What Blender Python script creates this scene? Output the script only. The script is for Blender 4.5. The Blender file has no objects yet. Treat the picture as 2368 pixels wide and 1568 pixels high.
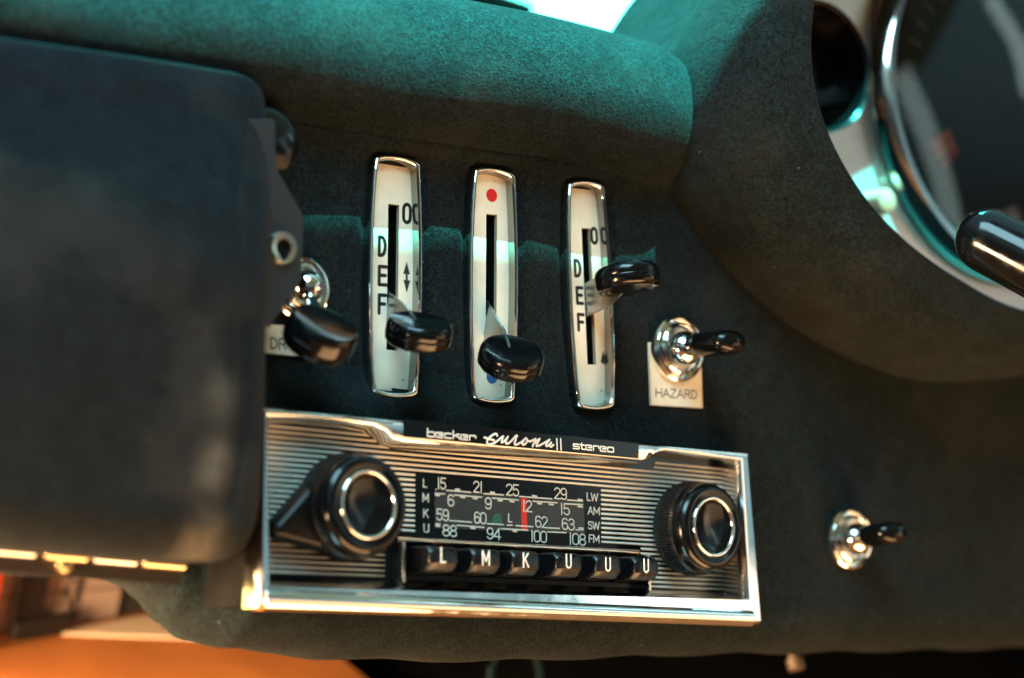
import bpy, math, random
from math import sin, cos, pi, radians, sqrt
from mathutils import Matrix, Vector
random.seed(4)
SC = bpy.context.scene
COL = SC.collection
MM = 0.001

# ------------------------------------------------------------------ camera
F = 4700.0                      # focal length in pixels of the 2367 px wide photograph
W_PX, CX, CY = 2367.0, 1183.5, 784.0
TILT = radians(22)              # the dashboard leans back by this much
T = Matrix.Rotation(-TILT, 4, 'X')          # dashboard frame (x right, y into the dash, z up) -> world, in mm
CR = Vector((0.8044112, -0.5940684, -0.0023171))   # camera right / down / forward in the dashboard frame
CD = Vector((0.0628446, 0.0889734, -0.9940494))
CF = Vector((0.5907395, 0.7994789, 0.1089052))
CAM = -595.5 * CF
cam_d = bpy.data.cameras.new('camera'); cam = bpy.data.objects.new('camera', cam_d); COL.objects.link(cam)
R3 = Matrix((CR, -CD, -CF)).transposed().to_4x4()
mw = T @ Matrix.Translation(CAM) @ R3
mw.translation = mw.translation * MM
cam.matrix_world = mw
cam_d.sensor_width = 36; cam_d.lens = F / W_PX * 36
cam_d.clip_start = 0.02; cam_d.clip_end = 300
cam_d.dof.use_dof = True
cam_d.dof.focus_distance = 0.588
cam_d.dof.aperture_fstop = 6.3
SC.camera = cam

# ------------------------------------------------------------------ light
world = bpy.data.worlds.new('World'); SC.world = world; world.use_nodes = True
wn = world.node_tree.nodes; wl = world.node_tree.links
bg = wn['Background']
tc = wn.new('ShaderNodeTexCoord'); sp = wn.new('ShaderNodeSeparateXYZ'); mr = wn.new('ShaderNodeMapRange'); cr = wn.new('ShaderNodeValToRGB')
wl.new(tc.outputs['Generated'], sp.inputs[0]); wl.new(sp.outputs['Z'], mr.inputs['Value'])
mr.inputs['From Min'].default_value = -1; mr.inputs['From Max'].default_value = 1
wl.new(mr.outputs[0], cr.inputs[0]); wl.new(cr.outputs[0], bg.inputs['Color'])
e = cr.color_ramp.elements
e[0].position = 0.0; e[0].color = (0.50, 0.20, 0.06, 1)
e[1].position = 1.0; e[1].color = (0.75, 1.6, 1.75, 1)
for p_, c_ in ((0.36, (0.62, 0.29, 0.11, 1)), (0.45, (0.16, 0.09, 0.05, 1)), (0.52, (0.05, 0.045, 0.04, 1)), (0.62, (0.06, 0.065, 0.07, 1)), (0.74, (0.50, 0.85, 0.92, 1))):
    k = e.new(p_); k.color = c_
bg.inputs['Strength'].default_value = 0.05

def dvec(v):                    # direction in the dashboard frame -> world
    return (T.to_3x3() @ Vector(v)).normalized()
SUN_DIR = Vector((0.02, -0.46, 0.888)).normalized()      # towards the sun, dashboard frame
sun_d = bpy.data.lights.new('sun', 'SUN'); sun = bpy.data.objects.new('sun', sun_d); COL.objects.link(sun)
sun_d.energy = 4.3; sun_d.angle = radians(0.53); sun_d.color = (0.08, 1.0, 0.89)   # daylight through green tinted glass
sun.rotation_euler = dvec(SUN_DIR).to_track_quat('Z', 'Y').to_euler()
sun.location = (0, 0, 3)

def area(name, loc, target, sx, sy, power, color):       # dashboard frame, mm
    d = bpy.data.lights.new(name, 'AREA'); d.shape = 'RECTANGLE'; d.size = sx * MM; d.size_y = sy * MM
    d.energy = power; d.color = color
    o = bpy.data.objects.new(name, d); COL.objects.link(o)
    a = T @ Vector(loc); b = T @ Vector(target)
    o.location = a * MM
    o.rotation_euler = (a - b).to_track_quat('Z', 'Y').to_euler()
    return o
def strip(name, loc, target, along, ln, wd, power, color):
    o = area(name, loc, target, wd, ln, power, color)
    z = (T @ Vector(loc) - T @ Vector(target)).normalized(); y = T.to_3x3() @ Vector(along); y = (y - z * y.dot(z)).normalized(); x = y.cross(z)
    o.rotation_euler = Matrix((x, y, z)).transposed().to_euler()
area('cabin_bounce', (120, -400, -800), (10, 0, -40), 900, 440, 1.15, (1.0, 0.56, 0.25))
area('seat_bounce', (600, -560, -240), (20, 0, -70), 560, 330, 0.10, (1.0, 0.64, 0.33))
area('radio_gleam_fill', (780, -480, -30), (60, 0, -40), 150, 240, 0.016, (1.0, 0.80, 0.58))  # added lamp, only gives the radio face a tan reflection
area('lid_top_fill', (-300, -330, 470), (-120, -30, 30), 420, 300, 0.56, (0.45, 0.84, 1.0))  # added cool fill above and before the lid, not a window
strip('gauge_streak_fill', (690, -615, 170), (230, 20, 90), (100, 50, -230), 300, 46, 0.010, (0.75, 1.0, 0.95))  # added thin lamp, draws a reflected streak on the gauge glass
strip('gauge_streak_fill_high', (850, -460, 365), (260, 20, 150), (60, 20, -90), 170, 42, 0.0056, (0.75, 1.0, 0.95))  # second added lamp, for the upper streak on the gauge glass
area('footwell_fill', (-500, 60, -90), (-60, 240, -215), 420, 130, 1.8, (1.0, 0.66, 0.36))  # added warm fill for the footwell floor and box, no door is open
SC.view_settings.view_transform = 'Standard'; SC.view_settings.look = 'None'
SC.view_settings.gamma = 1; SC.view_settings.use_curve_mapping = False
SC.view_settings.exposure = 3.75
SC.render.engine = 'CYCLES'
SC.cycles.use_denoising = True
SC.cycles.max_bounces = 8; SC.cycles.glossy_bounces = 6; SC.cycles.diffuse_bounces = 3
SC.cycles.sample_clamp_indirect = 6
SC.cycles.caustics_reflective = False; SC.cycles.caustics_refractive = False

# ------------------------------------------------------------------ materials
def mat(name, base, rough=0.5, metal=0.0, coat=0.0, sheen=0.0, sheen_tint=(1, 1, 1), spec=0.5, noise=None, bump=None, rough_noise=None, alpha=1.0, trans=0.0):
    """noise=(scale, amount, detail): base colour varies; bump=(scale, distance_m, strength); rough_noise=(scale, lo, hi)"""
    m = bpy.data.materials.new(name); m.use_nodes = True
    n = m.node_tree.nodes; l = m.node_tree.links; b = n['Principled BSDF']
    b.inputs['Base Color'].default_value = (*base, 1); b.inputs['Roughness'].default_value = rough
    b.inputs['Metallic'].default_value = metal; b.inputs['Coat Weight'].default_value = coat
    b.inputs['Coat Roughness'].default_value = 0.04
    b.inputs['Sheen Weight'].default_value = sheen; b.inputs['Sheen Tint'].default_value = (*sheen_tint, 1)
    b.inputs['Sheen Roughness'].default_value = 0.45
    b.inputs['Specular IOR Level'].default_value = spec
    b.inputs['Alpha'].default_value = alpha; b.inputs['Transmission Weight'].default_value = trans
    t = n.new('ShaderNodeTexCoord')
    if noise:
        nz = n.new('ShaderNodeTexNoise'); nz.inputs['Scale'].default_value = noise[0]; nz.inputs['Detail'].default_value = noise[2]
        l.new(t.outputs['Object'], nz.inputs['Vector'])
        mp = n.new('ShaderNodeMapRange'); mp.inputs['From Min'].default_value = 0.3; mp.inputs['From Max'].default_value = 0.7
        mp.inputs['To Min'].default_value = 1 - noise[1]; mp.inputs['To Max'].default_value = 1 + noise[1]
        l.new(nz.outputs['Fac'], mp.inputs['Value'])
        mx = n.new('ShaderNodeVectorMath'); mx.operation = 'SCALE'; mx.inputs[0].default_value = base
        l.new(mp.outputs[0], mx.inputs['Scale']); l.new(mx.outputs[0], b.inputs['Base Color'])
    if rough_noise:
        nz = n.new('ShaderNodeTexNoise'); nz.inputs['Scale'].default_value = rough_noise[0]; nz.inputs['Detail'].default_value = 5
        l.new(t.outputs['Object'], nz.inputs['Vector'])
        mp = n.new('ShaderNodeMapRange'); mp.inputs['From Min'].default_value = 0.35; mp.inputs['From Max'].default_value = 0.7
        mp.inputs['To Min'].default_value = rough_noise[1]; mp.inputs['To Max'].default_value = rough_noise[2]
        l.new(nz.outputs['Fac'], mp.inputs['Value']); l.new(mp.outputs[0], b.inputs['Roughness'])
    if bump:
        nz = n.new('ShaderNodeTexNoise'); nz.inputs['Scale'].default_value = bump[0]; nz.inputs['Detail'].default_value = 3
        l.new(t.outputs['Object'], nz.inputs['Vector'])
        bp = n.new('ShaderNodeBump'); bp.inputs['Distance'].default_value = bump[1]; bp.inputs['Strength'].default_value = bump[2]
        l.new(nz.outputs['Fac'], bp.inputs['Height']); l.new(bp.outputs[0], b.inputs['Normal'])
    return m

def suede(name, base, fibre, wear=(0.040, 0.036, 0.030), wear_amt=0.22):
    m = bpy.data.materials.new(name); m.use_nodes = True
    n = m.node_tree.nodes; l = m.node_tree.links; b = n['Principled BSDF']
    t = n.new('ShaderNodeTexCoord')
    b.inputs['Roughness'].default_value = 0.95; b.inputs['Specular IOR Level'].default_value = 0.15
    b.inputs['Sheen Weight'].default_value = 0.03; b.inputs['Sheen Roughness'].default_value = 0.5
    b.inputs['Sheen Tint'].default_value = (0.62, 0.60, 0.56, 1)
    # fibres: two octaves of fine noise, one stretched
    n1 = n.new('ShaderNodeTexNoise'); n1.inputs['Scale'].default_value = 1080; n1.inputs['Detail'].default_value = 2; n1.inputs['Distortion'].default_value = 1.2
    l.new(t.outputs['Object'], n1.inputs['Vector'])
    n2 = n.new('ShaderNodeTexNoise'); n2.inputs['Scale'].default_value = 130; n2.inputs['Detail'].default_value = 5
    l.new(t.outputs['Object'], n2.inputs['Vector'])
    n3 = n.new('ShaderNodeTexNoise'); n3.inputs['Scale'].default_value = 28; n3.inputs['Detail'].default_value = 4
    l.new(t.outputs['Object'], n3.inputs['Vector'])
    r1 = n.new('ShaderNodeMapRange'); r1.inputs['From Min'].default_value = 0.40; r1.inputs['From Max'].default_value = 0.64
    l.new(n1.outputs['Fac'], r1.inputs['Value'])
    mx = n.new('ShaderNodeMix'); mx.data_type = 'RGBA'
    mx.inputs['A'].default_value = (*base, 1); mx.inputs['B'].default_value = (*fibre, 1)
    l.new(r1.outputs[0], mx.inputs['Factor'])
    r2 = n.new('ShaderNodeMapRange'); r2.inputs['From Min'].default_value = 0.3; r2.inputs['From Max'].default_value = 0.72
    r2.inputs['To Min'].default_value = 0.72; r2.inputs['To Max'].default_value = 1.3
    l.new(n2.outputs['Fac'], r2.inputs['Value'])
    sc = n.new('ShaderNodeVectorMath'); sc.operation = 'SCALE'
    l.new(mx.outputs['Result'], sc.inputs[0]); l.new(r2.outputs[0], sc.inputs['Scale'])
    r3 = n.new('ShaderNodeMapRange'); r3.inputs['From Min'].default_value = 0.52; r3.inputs['From Max'].default_value = 0.78
    r3.inputs['To Min'].default_value = 0.0; r3.inputs['To Max'].default_value = wear_amt
    l.new(n3.outputs['Fac'], r3.inputs['Value'])
    mw_ = n.new('ShaderNodeMix'); mw_.data_type = 'RGBA'; mw_.inputs['B'].default_value = (*wear, 1)
    l.new(r3.outputs[0], mw_.inputs['Factor']); l.new(sc.outputs[0], mw_.inputs['A'])
    # lint: tiny pale specks
    vo = n.new('ShaderNodeTexVoronoi'); vo.inputs['Scale'].default_value = 170
    l.new(t.outputs['Object'], vo.inputs['Vector'])
    lt = n.new('ShaderNodeMath'); lt.operation = 'LESS_THAN'; lt.inputs[1].default_value = 0.035
    l.new(vo.outputs['Distance'], lt.inputs[0])
    sr = n.new('ShaderNodeSeparateColor'); l.new(vo.outputs['Color'], sr.inputs[0])
    gt = n.new('ShaderNodeMath'); gt.operation = 'GREATER_THAN'; gt.inputs[1].default_value = 0.8
    l.new(sr.outputs[0], gt.inputs[0])
    ml = n.new('ShaderNodeMath'); ml.operation = 'MULTIPLY'; l.new(lt.outputs[0], ml.inputs[0]); l.new(gt.outputs[0], ml.inputs[1])
    m2 = n.new('ShaderNodeMath'); m2.operation = 'MULTIPLY'; m2.inputs[1].default_value = 0.7; l.new(ml.outputs[0], m2.inputs[0])
    mk = n.new('ShaderNodeMix'); mk.data_type = 'RGBA'; mk.inputs['B'].default_value = (0.3, 0.28, 0.24, 1)
    l.new(m2.outputs[0], mk.inputs['Factor']); l.new(mw_.outputs['Result'], mk.inputs['A'])
    l.new(mk.outputs['Result'], b.inputs['Base Color'])
    ad = n.new('ShaderNodeMath'); ad.operation = 'MULTIPLY_ADD'; ad.inputs[1].default_value = 1.6
    l.new(n2.outputs['Fac'], ad.inputs[0]); l.new(n1.outputs['Fac'], ad.inputs[2])
    bp = n.new('ShaderNodeBump'); bp.inputs['Distance'].default_value = 0.00055; bp.inputs['Strength'].default_value = 1.0
    l.new(ad.outputs[0], bp.inputs['Height']); l.new(bp.outputs[0], b.inputs['Normal'])
    return m

M = {}
M['suede'] = suede('dark_suede', (0.0018, 0.0022, 0.0027), (0.0070, 0.0158, 0.0164))
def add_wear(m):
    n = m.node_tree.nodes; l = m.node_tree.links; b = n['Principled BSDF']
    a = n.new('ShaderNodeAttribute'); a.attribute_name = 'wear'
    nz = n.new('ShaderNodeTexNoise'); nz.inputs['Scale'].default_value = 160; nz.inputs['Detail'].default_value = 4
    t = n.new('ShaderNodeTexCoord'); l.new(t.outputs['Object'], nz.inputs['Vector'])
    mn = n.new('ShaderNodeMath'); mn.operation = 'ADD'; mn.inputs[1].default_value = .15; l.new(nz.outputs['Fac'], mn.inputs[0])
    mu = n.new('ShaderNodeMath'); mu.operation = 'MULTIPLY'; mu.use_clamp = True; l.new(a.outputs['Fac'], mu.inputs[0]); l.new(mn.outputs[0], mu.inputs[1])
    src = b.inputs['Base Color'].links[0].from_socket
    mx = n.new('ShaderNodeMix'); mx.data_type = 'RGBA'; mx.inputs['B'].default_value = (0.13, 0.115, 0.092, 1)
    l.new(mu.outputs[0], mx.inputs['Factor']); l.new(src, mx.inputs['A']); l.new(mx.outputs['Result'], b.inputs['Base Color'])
M['lid_suede'] = suede('glovebox_suede', (0.0024, 0.0037, 0.0047), (0.0066, 0.0098, 0.0122), wear_amt=0.5)
def add_specks(m, scale, thr, frac, col):
    n = m.node_tree.nodes; l = m.node_tree.links; b = n['Principled BSDF']
    t = n.new('ShaderNodeTexCoord'); vo = n.new('ShaderNodeTexVoronoi'); vo.inputs['Scale'].default_value = scale
    l.new(t.outputs['Object'], vo.inputs['Vector'])
    lt = n.new('ShaderNodeMath'); lt.operation = 'LESS_THAN'; lt.inputs[1].default_value = thr; l.new(vo.outputs['Distance'], lt.inputs[0])
    sr = n.new('ShaderNodeSeparateColor'); l.new(vo.outputs['Color'], sr.inputs[0])
    gt = n.new('ShaderNodeMath'); gt.operation = 'GREATER_THAN'; gt.inputs[1].default_value = 1 - frac; l.new(sr.outputs[0], gt.inputs[0])
    mu = n.new('ShaderNodeMath'); mu.operation = 'MULTIPLY'; l.new(lt.outputs[0], mu.inputs[0]); l.new(gt.outputs[0], mu.inputs[1])
    m2 = n.new('ShaderNodeMath'); m2.operation = 'MULTIPLY'; m2.inputs[1].default_value = .7; l.new(mu.outputs[0], m2.inputs[0])
    src = b.inputs['Base Color'].links[0].from_socket
    mx = n.new('ShaderNodeMix'); mx.data_type = 'RGBA'; mx.inputs['B'].default_value = (*col, 1)
    l.new(m2.outputs[0], mx.inputs['Factor']); l.new(src, mx.inputs['A']); l.new(mx.outputs['Result'], b.inputs['Base Color'])
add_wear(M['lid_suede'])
M['chrome'] = mat('chrome', (0.80, 0.79, 0.77), 0.07, 1.0, rough_noise=(160, 0.045, 0.17), bump=(1500, 0.00002, 0.25))
M['chrome_soft'] = mat('brushed_chrome', (0.72, 0.70, 0.66), 0.22, 1.0)
M['chrome_dim'] = mat('dull_chrome', (0.36, 0.34, 0.31), 0.16, 1.0)
M['steel'] = mat('lever_steel', (0.40, 0.39, 0.37), 0.30, 1.0, bump=(900, 0.0001, 0.3))
M['black_gloss'] = mat('black_gloss_plastic', (0.0025, 0.003, 0.0035), 0.12, spec=0.34, rough_noise=(220, 0.09, 0.24))
M['black_key'] = mat('black_key_plastic', (0.004, 0.004, 0.0045), 0.30, spec=0.4, rough_noise=(400, 0.22, 0.42), bump=(1400, 0.0001, 0.2))
M['black_arm'] = mat('black_arm_plastic', (0.0025, 0.003, 0.0035), 0.32, spec=0.22)
M['black_face'] = mat('black_dial_face', (0.002, 0.0024, 0.003), 0.15, spec=0.26)
M['black_matt'] = mat('black_recess', (0.003, 0.003, 0.003), 0.8, spec=0.1)
M['stripe'] = mat('aluminium_stripe', (0.90, 0.85, 0.75), 0.34, 0.25)
M['cream'] = mat('cream_plate', (0.82, 0.74, 0.58), 0.38, coat=0.15, noise=(110, 0.10, 8), rough_noise=(200, 0.3, 0.5))
add_specks(M['cream'], 420, 0.16, 0.10, (0.16, 0.12, 0.08))
M['cream_wall'] = mat('cream_edge', (0.42, 0.33, 0.22), 0.5)
M['ink'] = mat('black_ink', (0.006, 0.006, 0.006), 0.5)
M['ink_worn'] = mat('worn_black_ink', (0.03, 0.028, 0.025), 0.6, noise=(1500, 0.9, 3))
M['red_ink'] = mat('red_paint', (0.62, 0.012, 0.012), 0.4)
M['blue_ink'] = mat('blue_paint', (0.012, 0.11, 0.30), 0.4)
M['white_print'] = mat('cream_lettering', (0.66, 0.61, 0.52), 0.45)
M['key_white'] = mat('white_lettering', (0.80, 0.77, 0.70), 0.4)
M['window'] = mat('dial_window', (0.016, 0.018, 0.019), 0.30, coat=0.4, noise=(300, 0.35, 4))
M['red_needle'] = mat('red_needle', (0.75, 0.02, 0.012), 0.4)
M['red_mark'] = mat('red_mark', (0.35, 0.012, 0.012), 0.6)
M['green_lamp'] = mat('green_indicator', (0.004, 0.11, 0.06), 0.35)
M['silver'] = mat('silver_fascia', (0.66, 0.58, 0.56), 0.42, 0.85, noise=(900, 0.10, 2))
M['gauge_face'] = mat('gauge_dial', (0.006, 0.008, 0.009), 0.7, spec=0.1)
M['tick'] = mat('tick_print', (0.10, 0.10, 0.09), 0.6)
M['orange_mark'] = mat('orange_sector', (0.46, 0.10, 0.012), 0.6)
M['pale_button'] = mat('ivory_button', (0.60, 0.17, 0.11), 0.40, coat=0.2)
M['lock_plate'] = mat('painted_lock_plate', (0.018, 0.021, 0.024), 0.42, 0.2, coat=0.2)
M['lock_steel'] = mat('satin_nickel', (0.74, 0.70, 0.62), 0.25, 1.0)
M['brass'] = mat('brass_hinge', (0.82, 0.60, 0.32), 0.25, 1.0)
M['old_brass'] = mat('dull_brass', (0.09, 0.06, 0.04), 0.6, 0.5)
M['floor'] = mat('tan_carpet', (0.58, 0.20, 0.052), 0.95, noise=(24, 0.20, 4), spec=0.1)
M['dark'] = mat('dark_trim_shade', (0.008, 0.0075, 0.007), 0.95, noise=(60, 0.4, 4), spec=0.02)  # dark trim; on the footwell floor this colour stands for shade
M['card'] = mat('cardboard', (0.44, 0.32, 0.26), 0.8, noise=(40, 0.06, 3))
M['card_shade'] = mat('card_shade_paint', (0.030, 0.026, 0.022), 0.9)  # darkened copy of the card, shade put into the colour
M['paper'] = mat('paper', (0.80, 0.62, 0.42), 0.75, noise=(60, 0.05, 4))
M['bracket'] = mat('brown_bracket', (0.022, 0.016, 0.013), 0.6, spec=0.2)
M['orange_red'] = mat('orange_red_plastic', (0.42, 0.05, 0.012), 0.5)
M['bonnet'] = mat('white_car_paint', (0.80, 0.80, 0.78), 0.35, coat=0.5)
M['grass'] = mat('pale_gravel', (0.80, 0.70, 0.55), 0.95, noise=(3, 0.3, 3))
M['roof'] = mat('headliner', (0.16, 0.12, 0.09), 0.9)
M['hose'] = mat('teal_rubber', (0.003, 0.008, 0.008), 0.7, spec=0.05)
def glass_mat():
    m = bpy.data.materials.new('gauge_glass'); m.use_nodes = True
    n = m.node_tree.nodes; l = m.node_tree.links; n.remove(n['Principled BSDF'])
    tr = n.new('ShaderNodeBsdfTransparent'); gl = n.new('ShaderNodeBsdfGlossy'); gl.inputs['Roughness'].default_value = 0.03
    fr = n.new('ShaderNodeFresnel'); fr.inputs['IOR'].default_value = 1.45
    mx = n.new('ShaderNodeMixShader'); l.new(fr.outputs[0], mx.inputs[0]); l.new(tr.outputs[0], mx.inputs[1]); l.new(gl.outputs[0], mx.inputs[2])
    l.new(mx.outputs[0], n['Material Output'].inputs['Surface'])
    return m
M['glass'] = glass_mat()

# ------------------------------------------------------------------ helpers
def ray(px, py):
    return (CR * ((px - CX) / F) + CD * ((py - CY) / F) + CF)
def hit(px, py, y=0.0, fr=None):
    """photo pixel -> (x, z) on the plane y = const of frame fr (dashboard frame -> fr), mm"""
    o, d = CAM, ray(px, py)
    if fr is not None:
        inv = fr.inverted(); o = inv @ o; d = inv.to_3x3() @ d
    t = (y - o.y) / d.y
    p = o + d * t
    return p.x, p.z
def at_depth(px, py, dep):
    return CAM + ray(px, py) * dep
def frame(px, py, y=0.0, roll=0.0):
    x, z = hit(px, py, y)
    return Matrix.Translation((x, y, z)) @ Matrix.Rotation(roll, 4, 'Y')

class MB:
    def __init__(s): s.v = []; s.f = []
    def add(s, vs, fs):
        o = len(s.v); s.v += [tuple(q) for q in vs]; s.f += [tuple(i + o for i in q) for q in fs]
    def loft(s, loops, closed=True, cap0=False, cap1=False, ring=False):
        o = len(s.v); n = len(loops[0])
        for lp in loops: s.v += [tuple(q) for q in lp]
        m = len(loops)
        for i in range(m if ring else m - 1):
            for j in range(n if closed else n - 1):
                a = o + i * n + j; b = o + i * n + (j + 1) % n
                i2 = (i + 1) % m
                c = o + i2 * n + (j + 1) % n; d = o + i2 * n + j
                s.f.append((a, b, c, d))
        if cap0: s.f.append(tuple(o + j for j in range(n))[::-1])
        if cap1: s.f.append(tuple(o + (m - 1) * n + j for j in range(n)))
    def lathe(s, prof, seg=64, c=(0, 0, 0), rmod=None, cap=True):
        """prof: (r, y) pairs, axis along y"""
        loops = []
        for r, y in prof:
            lp = []
            for k in range(seg):
                a = 2 * pi * k / seg
                rr = r * (rmod(a, y) if rmod else 1)
                lp.append((c[0] + rr * cos(a), c[1] + y, c[2] + rr * sin(a)))
            loops.append(lp)
        s.loft(loops, True, cap, cap)
    def box(s, x0, x1, y0, y1, z0, z1):
        s.add([(x0, y0, z0), (x1, y0, z0), (x1, y1, z0), (x0, y1, z0), (x0, y0, z1), (x1, y0, z1), (x1, y1, z1), (x0, y1, z1)],
              [(0, 1, 5, 4), (1, 2, 6, 5), (2, 3, 7, 6), (3, 0, 4, 7), (4, 5, 6, 7), (3, 2, 1, 0)])
    def tube(s, pts, r, seg=14):
        pts = [Vector(p) for p in pts]; loops = []
        up = Vector((0, 0, 1))
        for i, p in enumerate(pts):
            d = (pts[min(i + 1, len(pts) - 1)] - pts[max(i - 1, 0)]).normalized()
            a = d.cross(up if abs(d.dot(up)) < .95 else Vector((1, 0, 0))).normalized(); b = d.cross(a)
            rr = r[i] if isinstance(r, (list, tuple)) else r
            loops.append([p + (a * cos(2 * pi * k / seg) + b * sin(2 * pi * k / seg)) * rr for k in range(seg)])
        s.loft(loops, True, True, True)
    def stroke(s, pts, w, t, y=0.0):
        """rounded raised line in the x-z plane: pts (x, z), width w, height t towards -y"""
        pts = [Vector((p[0], p[1])) for p in pts]
        q = [pts[0]]
        for p in pts[1:]:
            if (p - q[-1]).length > 1e-4: q.append(p)
        if len(q) == 1: q.append(q[0] + Vector((1e-3, 0)))
        # split at sharp corners
        runs = [[q[0]]]
        for i in range(1, len(q)):
            runs[-1].append(q[i])
            if i < len(q) - 1 and (q[i] - q[i - 1]).angle(q[i + 1] - q[i]) > radians(50): runs.append([q[i]])
        cs = [(-.5, 0), (-.36, .75), (0, 1), (.36, .75), (.5, 0)]
        for rn in runs:
            loops = []
            def rg(c, nrm, sc):
                loops.append([(c.x + nrm.x * a * w * sc, y - b * t * (0.35 + .65 * sc), c.y + nrm.y * a * w * sc) for a, b in cs])
            for i, p in enumerate(rn):
                d0 = (rn[i] - rn[i - 1]).normalized() if i > 0 else (rn[1] - rn[0]).normalized()
                d1 = (rn[i + 1] - rn[i]).normalized() if i < len(rn) - 1 else d0
                d = (d0 + d1).normalized(); nrm = Vector((-d.y, d.x))
                if i == 0:
                    for a in (80, 50, 25): rg(p - d * (w / 2 * sin(radians(a))), nrm, cos(radians(a)))
                rg(p, nrm, 1 / max(.6, d.dot(d1)))
                if i == len(rn) - 1:
                    for a in (25, 50, 80): rg(p + d * (w / 2 * sin(radians(a))), nrm, cos(radians(a)))
            s.loft(loops, False)
    def poly(s, pts, y0, y1):
        """filled x-z polygon extruded from y0 (back) to y1 (front)"""
        n = len(pts)
        s.add([(p[0], y0, p[1]) for p in pts] + [(p[0], y1, p[1]) for p in pts],
              [tuple(range(n))[::-1], tuple(range(n, 2 * n))] + [(i, (i + 1) % n, n + (i + 1) % n, n + i) for i in range(n)])
    def build(s, name, m, parent=None, fr=None, sharp=35, bevel=0, flat=False, seg=3):
        me = bpy.data.meshes.new(name)
        me.from_pydata([(a * MM, b * MM, c * MM) for a, b, c in s.v], [], s.f)
        import bmesh
        bm = bmesh.new(); bm.from_mesh(me); bmesh.ops.recalc_face_normals(bm, faces=bm.faces); bm.to_mesh(me); bm.free()
        if not flat:
            me.polygons.foreach_set('use_smooth', [True] * len(me.polygons))
            if sharp < 180: me.set_sharp_from_angle(angle=radians(sharp))
        me.materials.append(M[m])
        o = bpy.data.objects.new(name, me); COL.objects.link(o)
        if bevel:
            b = o.modifiers.new('bevel', 'BEVEL'); b.width = bevel * MM; b.segments = seg; b.limit_method = 'ANGLE'; b.angle_limit = radians(40)
            b.harden_normals = False
        if parent is not None: o.parent = parent
        if fr is not None: place(o, fr)
        return o
def place(o, fr):
    m = T @ fr; m = m.copy(); m.translation = m.translation * MM
    o.matrix_world = m
    bpy.context.view_layer.update() if False else None
def tag(o, label=None, cat=None, group=None, kind=None):
    if label: o['label'] = label
    if cat: o['category'] = cat
    if group: o['group'] = group
    if kind: o['kind'] = kind
    return o
def thing(name, fr, label, cat, group=None):
    o = bpy.data.objects.new(name, None); COL.objects.link(o); o.empty_display_size = 0.01
    place(o, fr); tag(o, label, cat, group)
    return o
ID = Matrix.Identity(4)

def catmull(pts, n=8, closed=False):
    out = []; P = [Vector(p) for p in pts]; N = len(P)
    rng = range(N) if closed else range(N - 1)
    for i in rng:
        if closed: a, b, c, d = P[i - 1], P[i], P[(i + 1) % N], P[(i + 2) % N]
        else: a, b, c, d = P[max(i - 1, 0)], P[i], P[i + 1], P[min(i + 2, N - 1)]
        for k in range(n):
            t = k / n
            out.append(0.5 * ((2 * b) + (c - a) * t + (2 * a - 5 * b + 4 * c - d) * t * t + (3 * b - a - 3 * c + d) * t ** 3))
    if not closed: out.append(P[-1])
    return out
def lerp_table(tab, x):
    if x <= tab[0][0]: return tab[0][1]
    for (a, b), (c, d) in zip(tab, tab[1:]):
        if x <= c:
            t = (x - a) / (c - a); t = t * t * (3 - 2 * t) * .5 + t * .5
            return b + (d - b) * t
    return tab[-1][1]
def sstep(a, b, x):
    t = min(1, max(0, (x - a) / (b - a))); return t * t * (3 - 2 * t)
def rrect(x0, x1, z0, z1, r, n=6):
    pts = []
    for cx, cz, a0 in ((x1 - r, z1 - r, 0), (x0 + r, z1 - r, 90), (x0 + r, z0 + r, 180), (x1 - r, z0 + r, 270)):
        for k in range(n + 1):
            a = radians(a0 + 90 * k / n); pts.append((cx + r * cos(a), cz + r * sin(a)))
    return pts
def inset(pts, d):
    """move a closed counter-clockwise outline inward by d (list or value)"""
    n = len(pts); out = []
    for i in range(n):
        a = Vector(pts[i - 1]); b = Vector(pts[i]); c = Vector(pts[(i + 1) % n])
        t = ((b - a).normalized() + (c - b).normalized()).normalized()
        dd = d[i] if isinstance(d, (list, tuple)) else d
        out.append((b.x - t.y * dd, b.y + t.x * dd))
    return out

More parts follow.
